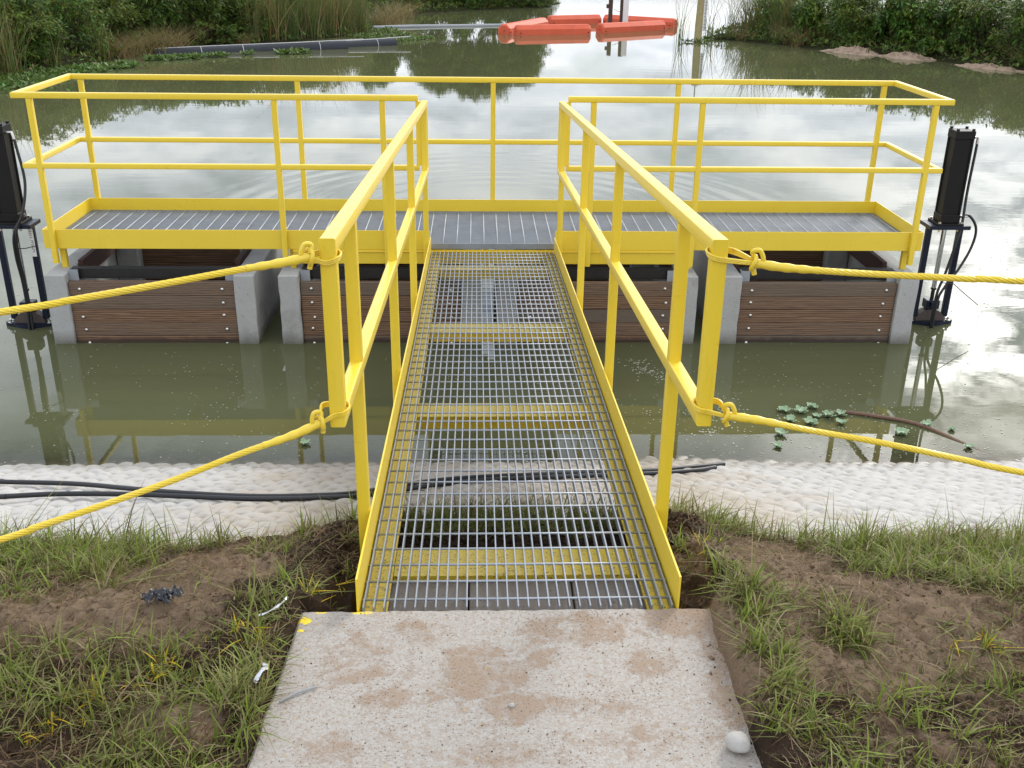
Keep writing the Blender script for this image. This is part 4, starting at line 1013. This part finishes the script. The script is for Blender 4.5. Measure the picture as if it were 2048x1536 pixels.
for x, y, s in [(1.92, 3.66, .95), (2.03, 3.64, 1.05), (2.13, 3.71, 1.0), (2.19, 3.58, 1.1), (1.92, 3.51, 1.0), (2.04, 3.47, 1.05), (2.28, 3.60, .9), (2.24, 3.47, .9), (2.11, 3.57, .8)]:
    lettuce(x, y, s, 'pale green water lettuce packed in the cluster beside the floating stick', 'water lettuces in the cluster')
lettuce(1.80, 3.31, .95, 'pale green water lettuce alone between the cluster and the revetment')
lettuce(1.74, 3.14, .7, 'small water lettuce nearest the revetment, beyond the lower rope')
lettuce(2.79, 3.43, .95, 'upright green water lettuce beyond the middle of the floating stick')
lettuce(2.57, 3.31, 1.1, 'flat pale water lettuce against the near side of the floating stick')
lettuce(2.93, 3.37, .6, 'tiny water lettuce farthest from the gangway')
lettuce(2.93, 3.12, .7, 'small water lettuce near the shore, by the end of the floating stick')
lettuce(-1.176, 3.20, .8, 'single small water lettuce on the pipe side of the gangway')
lettuce(.10, 3.55, .6, 'small water lettuce seen through the gangway grating')
o = MB().tube(bez([Vector(p) for p in ((0, 0, .005), (.2, -.08, .012), (.45, -.20, .008), (.62, -.42, -.004), (.80, -.72, -.02))], 8), .014, 8, rr=None).build('floating_stick', M['stick'], None, True)
o.location = (2.275, 3.65, ZW); tag(o, 'brown waterlogged stick floating past the water lettuces', 'stick')
rs = np.random.RandomState(5); V = []; F = []
def disc(x, y, r_):
    b = len(V); V.extend([(x + r_ * math.cos(a) * s1, y + r_ * math.sin(a), ZW + .0022) for a, s1 in zip([i * math.pi / 3 for i in range(6)], rs.uniform(.7, 1.5, 6))]); F.append(tuple(range(b, b + 6)))
for i in range(2300):
    x = rs.uniform(-3.6, 4.2); y = 2.95 + rs.beta(1.2, 2.4) * 2.4
    if lat_noise(np.array(x * 2.1 + 40), np.array(y * 3 + 40), 3) + rs.uniform(-.25, .25) > .52: disc(x, y, rs.uniform(.0015, .0048))
for i in range(260):
    t = rs.rand(); disc(1.30 + .25 * math.sin(t * 5) + rs.normal(0, .06), 3.3 + t * 1.3, rs.uniform(.003, .008))
for i in range(420): disc(rs.uniform(1.0, 3.6), rs.uniform(3.0, 3.7), rs.uniform(.002, .006))
for i in range(500): disc(rs.uniform(3.3, 6.5), rs.uniform(3.2, 9), rs.uniform(.003, .009))
for i in range(240): disc(rs.uniform(-6, -3.6), rs.uniform(3, 7), rs.uniform(.003, .008))
me = bpy.data.meshes.new('floating_scum'); me.from_pydata(V, [], F); me.materials.append(M['foam'])
stuff(place('floating_scum', me), 'pale flecks of scum scattered on the still water', 'scum')

# ------------------------------------------------------------------ grass, straw, clods and litter
rs = np.random.RandomState(11)
PAINT = np.array([(-1.196, -.531), (-1.16, -.47), (-1.08, -.41), (-1.08, -.357), (-1.0, -.358), (-.966, -.34), (-.924, -.28), (-.84, -.22), (-.763, -.14), (-.718, -.16), (-.60, .06), (-.56, .2), (-.545, .3), (.605, .347), (.646, .345), (.60, .25), (.974, -.1), (1.184, -.2), (1.28, -.195)])
BARE = ((-1.13, -.05, .25, .15), (-1.0, .42, .18, .14), (-.86, .30, .12, .09), (.86, .32, .20, .26), (1.17, -.06, .19, .10), (.92, -.30, .15, .08), (1.05, -.22, .12, .07), (-.62, .5, .07, .5), (.61, .7, .08, .4), (-.82, -.5, .09, .07))
def bareness(x, y):
    b = 0 * x
    for bx, by, rx, ry in BARE: b = np.maximum(b, np.exp(-((x - bx) / rx) ** 2 - ((y - by) / ry) ** 2))
    return b
def on_soil(x, y, pad=.02):
    ax = np.abs(x)
    return (y < lip(x) + pad) & ~((y < .03) & (x > -.655) & (x < .575)) & ~((ax < .52) & (y < .82)) & ~((ax < .60) & (y < .28))
def blades_mesh(name, bx, by, bz, h, a, lean, droop, wd, col, k=4):
    t = np.linspace(0, 1, k + 1)[None, :]; f = 1 - t ** 1.6 * .95
    dx, dy = np.cos(a)[:, None], np.sin(a)[:, None]; hh = h[:, None]; ln = lean[:, None]
    z = bz[:, None] - .006 + hh * (t - .25 * t * t * np.minimum(ln / hh, 2)) - droop[:, None] * t ** 2.5
    z = np.maximum(z, bz[:, None] + .003 * t - .004)
    x = bx[:, None] + dx * ln * t ** 1.5; y = by[:, None] + dy * ln * t ** 1.5
    sx_, sy_ = -dy * wd[:, None] / 2 * f, dx * wd[:, None] / 2 * f
    V = np.stack([np.stack([x - sx_, y - sy_, z], -1), np.stack([x + sx_, y + sy_, z + .0004], -1)], 2).reshape(-1, 3)
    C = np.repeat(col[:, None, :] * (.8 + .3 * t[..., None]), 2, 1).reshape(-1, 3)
    b0 = (np.arange(len(bx)) * 2 * (k + 1))[:, None] + 2 * np.arange(k)[None, :]
    F = np.stack([b0, b0 + 1, b0 + 3, b0 + 2], -1).reshape(-1, 4)
    return np_mesh(name, V, F, M['grass'], C)
def grass_mesh():
    P = rs.uniform((-2.5, -1.0), (2.5, 1.3), (52000, 2)); x, y = P[:, 0], P[:, 1]; L = lip(x)
    edge = np.exp(-((L - y) / .17) ** 2)
    dens = .27 + 3.0 * (fbm(x, y, 3.4, 4, .62, 51) - .5) + .60 * edge
    dens += np.where(x > 1.15, .40 * np.clip((y + .15) / .35, 0, 1), 0) + np.where(x < -1.25, .22, 0) + .12 * (y < -.35)
    dens -= .85 * bareness(x, y)
    ok = on_soil(x, y) & (rs.rand(len(x)) < np.clip(dens, 0, 1) * .42)
    T = P[ok]; E = edge[ok]
    extra = []
    for bx, by, k, sp in ((.90, -.19, 50, .035), (.66, -.52, 14, .05), (-.70, -.42, 14, .04), (-.74, -.02, 14, .04), (1.45, .15, 14, .06), (.68, -.33, 8, .03), (.64, .0, 8, .03), (-.68, .10, 8, .03), (-1.35, .35, 16, .10), (1.3, 1.0, 10, .08), (-.72, -.20, 12, .02), (-.70, -.30, 10, .02), (.64, -.15, 16, .025), (.63, -.42, 18, .03), (.62, -.28, 12, .02), (.61, -.56, 12, .02), (.66, -.05, 10, .02)):
        extra += [(bx + rs.normal(0, sp), by + rs.normal(0, sp), .5) for j in range(k)]
    for j in range(190): extra.append((rs.uniform(-.45, .45), rs.normal(1.0, .06), 1.3))
    for px_, py_ in PAINT: extra += [(px_ + rs.normal(0, .022), py_ + rs.normal(0, .022), 0) for j in range(3)]
    E = np.concatenate([E, [e[2] for e in extra]]); T = np.concatenate([T, [e[:2] for e in extra]])
    nb = rs.randint(4, 12, len(T)); idx = np.repeat(np.arange(len(T)), nb); n = len(idx)
    hb = rs.uniform(.035, .095, len(T)) + .065 * E * rs.uniform(.3, 1.2, len(T)); hb = hb * np.where(np.abs(T[:, 0]) > 1.15, 1.2, 1)
    h = hb[idx] * rs.uniform(.45, 1.35, n)
    lay = rs.rand(n) < .38                       # blades trodden or bent almost flat
    lean = np.abs(rs.normal(.65, .4, n)) * h; droop = np.maximum(0, rs.normal(.18, .25, n)) * h
    lean = np.where(lay, h * rs.uniform(.9, 1.5, n), lean); h = np.where(lay, h * rs.uniform(.15, .5, n), h)
    bx = T[idx, 0] + rs.normal(0, .011, n); by = T[idx, 1] + rs.normal(0, .011, n)
    a = rs.uniform(0, 6.28, len(T))[idx] + rs.normal(0, 1.4, n)
    tone = rs.rand(len(T))[idx]; q = rs.rand(n); old = np.clip(fbm(T[:, 0], T[:, 1], 5, 3, .5, 57)[idx] * 2.2 - .55, 0, 1)
    G = np.array((.215, .280, .044)) * (.45 + .85 * tone)[:, None]
    col = np.where((q < .60 - .42 * old)[:, None], G, np.where((q < .74)[:, None], np.array((.27, .28, .09)), np.where((q < .88)[:, None], np.array((.32, .25, .14)), np.array((.12, .075, .04)))))
    col = col * rs.uniform(.75, 1.25, (n, 1))
    dp = ((bx[:, None] - PAINT[None, :, 0]) ** 2 + (by[:, None] - PAINT[None, :, 1]) ** 2).min(1)
    pt = rs.rand(n) < .72 * np.exp(-dp / .0011); col[pt] = np.array((.80, .57, .03)) * rs.uniform(.75, 1.05, (pt.sum(), 1)); h = np.where(pt, h * .55, h); lean = np.where(pt, lean * .7, lean)
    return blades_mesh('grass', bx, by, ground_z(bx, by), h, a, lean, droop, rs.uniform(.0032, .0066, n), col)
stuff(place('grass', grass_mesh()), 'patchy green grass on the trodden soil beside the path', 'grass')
def straw_mesh():
    P = rs.uniform((-2.4, -1.0), (2.4, 1.15), (105000, 2)); x, y = P[:, 0], P[:, 1]
    ok = on_soil(x, y, -.02) & (rs.rand(len(x)) < np.clip(1.6 * fbm(x, y, 5, 3, .55, 55) - .22, .06, 1) * (1 - .72 * bareness(x, y)))
    x, y = x[ok], y[ok]; n = len(x); L = rs.uniform(.02, .085, n)
    pal = np.array(((.17, .095, .045), (.26, .17, .085), (.075, .040, .020), (.33, .235, .13), (.15, .15, .045)))
    col = pal[rs.choice(5, n, p=(.28, .22, .22, .12, .16))] * rs.uniform(.7, 1.2, (n, 1))
    a = rs.uniform(0, 6.28, n)
    z0, z1 = ground_z(x, y), ground_z(x + np.cos(a) * L, y + np.sin(a) * L)
    return blades_mesh('dead_grass', x, y, z0 + .008, np.maximum(z1 - z0, -.02) + rs.uniform(.002, .016, n), a, L, np.zeros(n), rs.uniform(.0014, .0032, n), col, 3)
stuff(place('dead_grass', straw_mesh()), 'brown dead grass lying flat on the soil', 'dead grass')
# soil clods
import bmesh
bm = bmesh.new(); bmesh.ops.create_icosphere(bm, subdivisions=2, radius=1.0); bm.verts.ensure_lookup_table()
iv = np.array([v.co[:] for v in bm.verts]); if_ = np.array([[v.index for v in f.verts] for f in bm.faces]); bm.free()
bm = bmesh.new(); bmesh.ops.create_icosphere(bm, subdivisions=1, radius=1.0); bm.verts.ensure_lookup_table()
iv1 = np.array([v.co[:] for v in bm.verts]); if1 = np.array([[v.index for v in f.verts] for f in bm.faces]); bm.free()
def clods(name, P, Z, r_, c):
    n = len(P); m_ = len(iv1)
    V = iv1[None] * (1 + .55 * (rs.rand(n, m_, 1) - .5)) * (rs.uniform(.6, 1.25, (n, 1, 3)) * r_[:, None, None])
    V = V + np.concatenate([P, (Z + r_ * .15)[:, None]], 1)[:, None, :]
    F = if1[None] + (np.arange(n) * m_)[:, None, None]
    return np_mesh(name, V.reshape(-1, 3), F.reshape(-1, 3), M['dirt'], np.repeat(c, m_), False)
n1_ = 1500; sg = rs.choice((-1, 1), n1_)
A = np.stack([sg * (.50 + np.abs(rs.normal(.07, .09, n1_))), rs.uniform(.25, 1.1, n1_)], 1); ra = .003 + .011 * rs.rand(n1_) ** 3
B = np.stack([rs.uniform(-.45, .45, 700), rs.normal(.66, .10, 700)], 1); rb = .004 + .013 * rs.rand(700) ** 2
C_ = rs.uniform((-2.2, -.95), (2.2, 1.0), (15000, 2)); C_ = C_[on_soil(C_[:, 0], C_[:, 1], -.05)]; rc = .0015 + .006 * rs.rand(len(C_)) ** 4
D = np.stack([rs.uniform(.50, .74, 1300), rs.uniform(-.95, .04, 1300)], 1); D = D[(D[:, 0] > .565) | (rs.rand(1300) < .22)]; rd = .0012 + .006 * rs.rand(len(D)) ** 4
P = np.concatenate([A, B, C_, D]); rr_ = np.concatenate([ra, rb, rc, rd]); Zc = ground_z(P[:, 0], P[:, 1])
Zc = np.where((P[:, 1] < 0) & (np.abs(P[:, 0]) < .6), np.maximum(Zc, 0), Zc)
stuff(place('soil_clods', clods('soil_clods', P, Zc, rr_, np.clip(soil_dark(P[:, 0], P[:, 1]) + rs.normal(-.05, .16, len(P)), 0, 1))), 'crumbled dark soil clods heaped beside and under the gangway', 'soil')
# crumbs on the path
P = np.stack([rs.uniform(-.62, .57, 900), rs.uniform(-.78, -.008, 900)], 1)
stuff(place('soil_crumbs', clods('soil_crumbs', P, np.zeros(900), .0006 + .0022 * rs.rand(900) ** 3, rs.uniform(0, .55, 900))), 'dry soil crumbs scattered over the concrete path', 'soil')

def blob_stone(name, x, y, z, r_, mat, label, cat, seed, sq=(1, 1, .7)):
    r2 = np.random.RandomState(seed); v = iv * (1 + .26 * (r2.rand(len(iv), 1) - .5) + .35 * (fbm(iv[:, :1] * 1.3 + seed, iv[:, 1:2] * 1.3 + iv[:, 2:3], 1.0, 2, .5, seed) - .5)) * np.array(sq) * r_
    o = place(name, np_mesh(name, v, if_, M[mat])); o.location = (x, y, z + r_ * sq[2] * .45)
    sub = o.modifiers.new('round', 'SUBSURF'); sub.levels = sub.render_levels = 1
    return tag(o, label, cat)
blob_stone('rock', .505, -.578, .012, .034, 'stone', 'pale rounded rock lying at the corner of the concrete path', 'rock', 1)
blob_stone('stone', .575, -.515, -.01, .013, 'stone', 'small flat stone on the soil just beyond the pale rock', 'stone', 2, (1.2, 1, .5))
blob_stone('pebble', -.034, -.414, .0, .0085, 'stone', 'tiny pale pebble in the middle of the concrete path', 'pebble', 3)
z0 = float(ground_z(-1.02, .0))
t_ = thing('plastic_scrap', 'crumpled shiny black plastic lying on the bare sandy patch', 'plastic scrap', (-1.02, .0, z0))
for k, (ox, oy, w_, l_) in enumerate(((-.035, -.008, .035, .045), (.0, .008, .05, .04), (.035, .014, .035, .05), (.012, -.018, .03, .03))):
    g_ = np.linspace(-.5, .5, 12); U_, W_ = np.meshgrid(g_, g_, indexing='ij')
    zz = .012 * np.abs(np.sin(9 * U_ + 3 * W_ + k) * np.cos(7 * W_ - 2 * U_ + k)) + .012 * fbm(U_ + k, W_, 5, 3, .6, 90 + k) + .004
    V_ = np.stack([ox + U_ * w_ * (1 + .4 * np.sin(6 * W_ + k)), oy + W_ * l_ * (1 + .4 * np.sin(5 * U_ + 2 * k)), zz], -1).reshape(-1, 3)
    place('fold', np_mesh('fold', V_, grid_faces(12, 12), M['scrap'], None, False), t_)
def strip(label, pts, wd):
    P = [Vector((x, y, float(ground_z(x, y)) + h)) for x, y, h in pts]; c = P[0]; q = MB(); P = bez([p_ - c for p_ in P], 5); vs = []
    for i, p_ in enumerate(P):
        d = (P[min(i + 1, len(P) - 1)] - P[max(i - 1, 0)]).normalized(); s_ = Vector((-d.y, d.x, .4 * math.sin(i))) * wd / 2; vs += [p_ - s_, p_ + Vector((0, 0, .002)), p_ + s_]
    fs = [(3 * i + a, 3 * i + a + 1, 3 * i + a + 4, 3 * i + a + 3) for i in range(len(P) - 1) for a in (0, 1)]
    o = q.add(vs, fs).build('foil_scrap', M['foil'], None, True); o.location = c
    return tag(o, label, 'foil scrap', 'silver scraps by the path')
strip('thin silver strip in the grass just off the path corner', [(-.735, -.085, .012), (-.705, -.065, .022), (-.675, -.03, .02), (-.665, .0, .014)], .008)
strip('curled silver strip against the path edge', [(-.690, -.355, .012), (-.676, -.33, .03), (-.668, -.30, .03), (-.682, -.282, .022)], .014)
o = MB().tube([(0, 0, 0), (.04, .03, .003), (.085, .055, .001)], .0028, 6).build('twig', M['greyboom'], None, True); o.location = (-.622, -.392, .004)
tag(o, 'short grey twig lying across the concrete path', 'twig')
